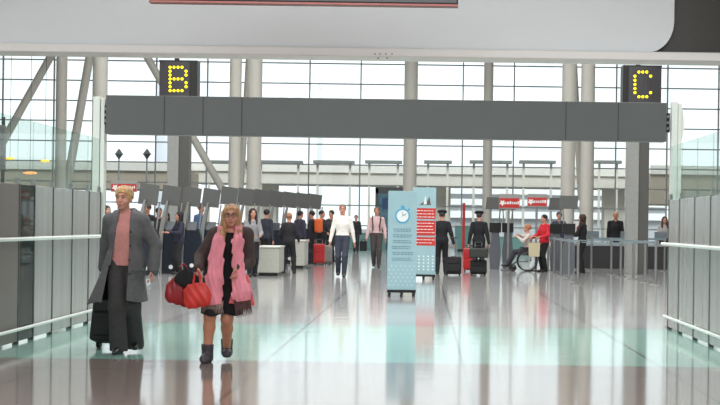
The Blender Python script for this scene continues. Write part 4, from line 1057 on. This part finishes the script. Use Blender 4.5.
v.keep(lambda X, Y, Z: .60 - Z - .25 * np.clip(X - .1, 0, 1) + .01 * np.sin(X * 25) + 0 * Y); v.shell(.016); nk2 = J['neck']
def open2(X, Y, Z):
    t_ = np.clip((nk2[2] - Z) / .7, 0, 1.2); d_ = np.maximum((nk2[0] - .04 - .10 * t_) - X, X - (nk2[0] + .04 + .08 * t_)); return -np.maximum(d_, Y - (hp[1] + .0) + 0 * X)
v.keep(open2); v.mesh('coat', CO2, r2)
# scarf: loops the neck and hangs in two broad tails
SCF = mat('scarf_pink', (234, 146, 160), .9, var=.16, scale=14, bump=.6, stretch=(1, 1, .4))
v = Vol(lo, hi, h); n_ = nk2
for a_, b_ in (((-.09, .02), (-.05, .085)), ((-.05, .085), (.05, .085)), ((.05, .085), (.09, .02)), ((-.09, .02), (-.085, -.06)), ((.09, .02), (.075, -.06))):
    v.cone(n_ + V3(a_[0], a_[1], .012), n_ + V3(b_[0], b_[1], .008), .034, .036, .015)
L_ = [n_ + V3(-.085, -.06, .0), n_ + V3(-.105, -.125, -.12), n_ + V3(-.125, -.15, -.30), n_ + V3(-.135, -.17, -.48), n_ + V3(-.145, -.19, -.68)]
R_ = [n_ + V3(.075, -.06, .0), n_ + V3(.08, -.13, -.12), n_ + V3(.085, -.15, -.30), n_ + V3(.10, -.19, -.44), n_ + V3(.135, -.24, -.60)]
wL = [.042, .056, .070, .084, .095]; wR = [.042, .055, .055, .06, .10]
for P_, W_ in ((L_, wL), (R_, wR)):
    for (a_, b_, ra, rb) in zip(P_, P_[1:], W_, W_[1:]): v.cone(a_, b_, ra, rb, .02, ((0, 1, 0), 2.6))
v.f += (.004 * np.sin(v.ax[0][:, None, None] * 150 + 6 * np.sin(v.ax[2][None, None, :] * 9))).astype(np.float32)
zs_ = n_[2] - .70
v.keep(lambda X, Y, Z: zs_ - Z + .15 * (X - n_[0]) + 0 * Y); v.mesh('scarf', SCF, r2)
FR = mat('scarf_fringe', (150, 134, 124), .9, var=.5, scale=30)
f = MB()
for k in range(14):
    x = n_[0] - .235 + .0145 * k; f.path([(x, n_[1] - .20, n_[2] - .68), (x - .005, n_[1] - .205, n_[2] - .74), (x + .004, n_[1] - .2, n_[2] - .80)], [.007, .006, .003], 6)
f.build('left_fringe', FR, r2)
f = MB()
for k in range(10):
    x = n_[0] + .065 + .016 * k; f.path([(x, n_[1] - .24, n_[2] - .66), (x + .014, n_[1] - .235, n_[2] - .74), (x + .026, n_[1] - .22, n_[2] - .84 + .004 * k)], [.008, .009, .003], 6)
f.build('right_fringe', mat('fringe_dark', (92, 66, 66), .9, var=.4, scale=30), r2)

# red bags and black bag held in her hand
wv = J['wr0']; bx, by, bz = r2.location.x + wv[0], Y2 + wv[1], wv[2]
RB = mat('bag_red_leather', (150, 24, 32), .4, var=.15, scale=8, bump=.3); RB2 = mat('bag_coral_red', (206, 54, 46), .45, var=.2, scale=8, bump=.3)
def tote(label, loc, w, hh, d, m, rz, tilt, hl=.12):
    t = thing('handbag', label, 'bag', loc, rz)
    v = Vol((-w * .9, -d * 1.4, -hh * .8), (w * .9, d * 1.4, hh * .8), .007)
    v.cone((-w * .36, 0, -hh * .32), (w * .36, 0, -hh * .32), hh * .22, hh * .22, .03, ((0, 1, 0), 1.6)); v.cone((-w * .22, 0, hh * .25), (w * .22, 0, hh * .25), hh * .2, hh * .2, .03, ((0, 1, 0), 2.0))
    v.cone((-w * .28, 0, 0), (w * .28, 0, 0), hh * .34, hh * .34, .05, ((0, 1, 0), 2.0))
    v.f += (.003 * np.sin(v.ax[0][:, None, None] * 90 + v.ax[2][None, None, :] * 40)).astype(np.float32)
    o = v.mesh('bag_body', m, t); o.rotation_euler = (0, tilt, 0)
    q = MB()
    for y in (-.02, .02): q.path([(-w * .2, y, hh * .36), (-w * .12, y * .5, hh * .36 + hl * .8), (0.0, 0, hh * .36 + hl), (w * .12, y * .5, hh * .36 + hl * .8), (w * .2, y, hh * .36)], .008, 8)
    q.build('handle', m, t, True)
    return t
tote('dark red handbag, outermost of the bags the scarfed woman carries', (bx - .14, by - .02, bz - .21), .26, .27, .09, RB, .2, .28, .16)
tote('coral red bag hanging below the scarfed woman\'s hand', (bx + .01, by - .17, bz - .24), .19, .23, .08, RB2, -.1, -.2, .14)
tote('small black bag between the scarfed woman\'s hand and the red bags', (bx - .085, by - .10, bz - .10), .22, .15, .08, BLACKF, .1, .5, .06)
wv = J['wr1']
t = thing('paper_bag', 'salmon pink bag in the scarfed woman\'s other hand', 'bag', (r2.location.x + wv[0] + .06, Y2 + wv[1] + .03, wv[2] - .33))
MB().prism([(-.13, 0), (.12, -.02), (.05, .27), (-.05, .28)], -.03, .03).build('bag_body', mat('bag_salmon', (222, 112, 112), .8, var=.1, bump=.3), t)
MB().path([(-.03, 0, .27), (-.06, -.01, .30), (-.05, -.02, .33)], .006, 6).build('handle', mat('bag_salmon', (222, 112, 112), .8), t, True)
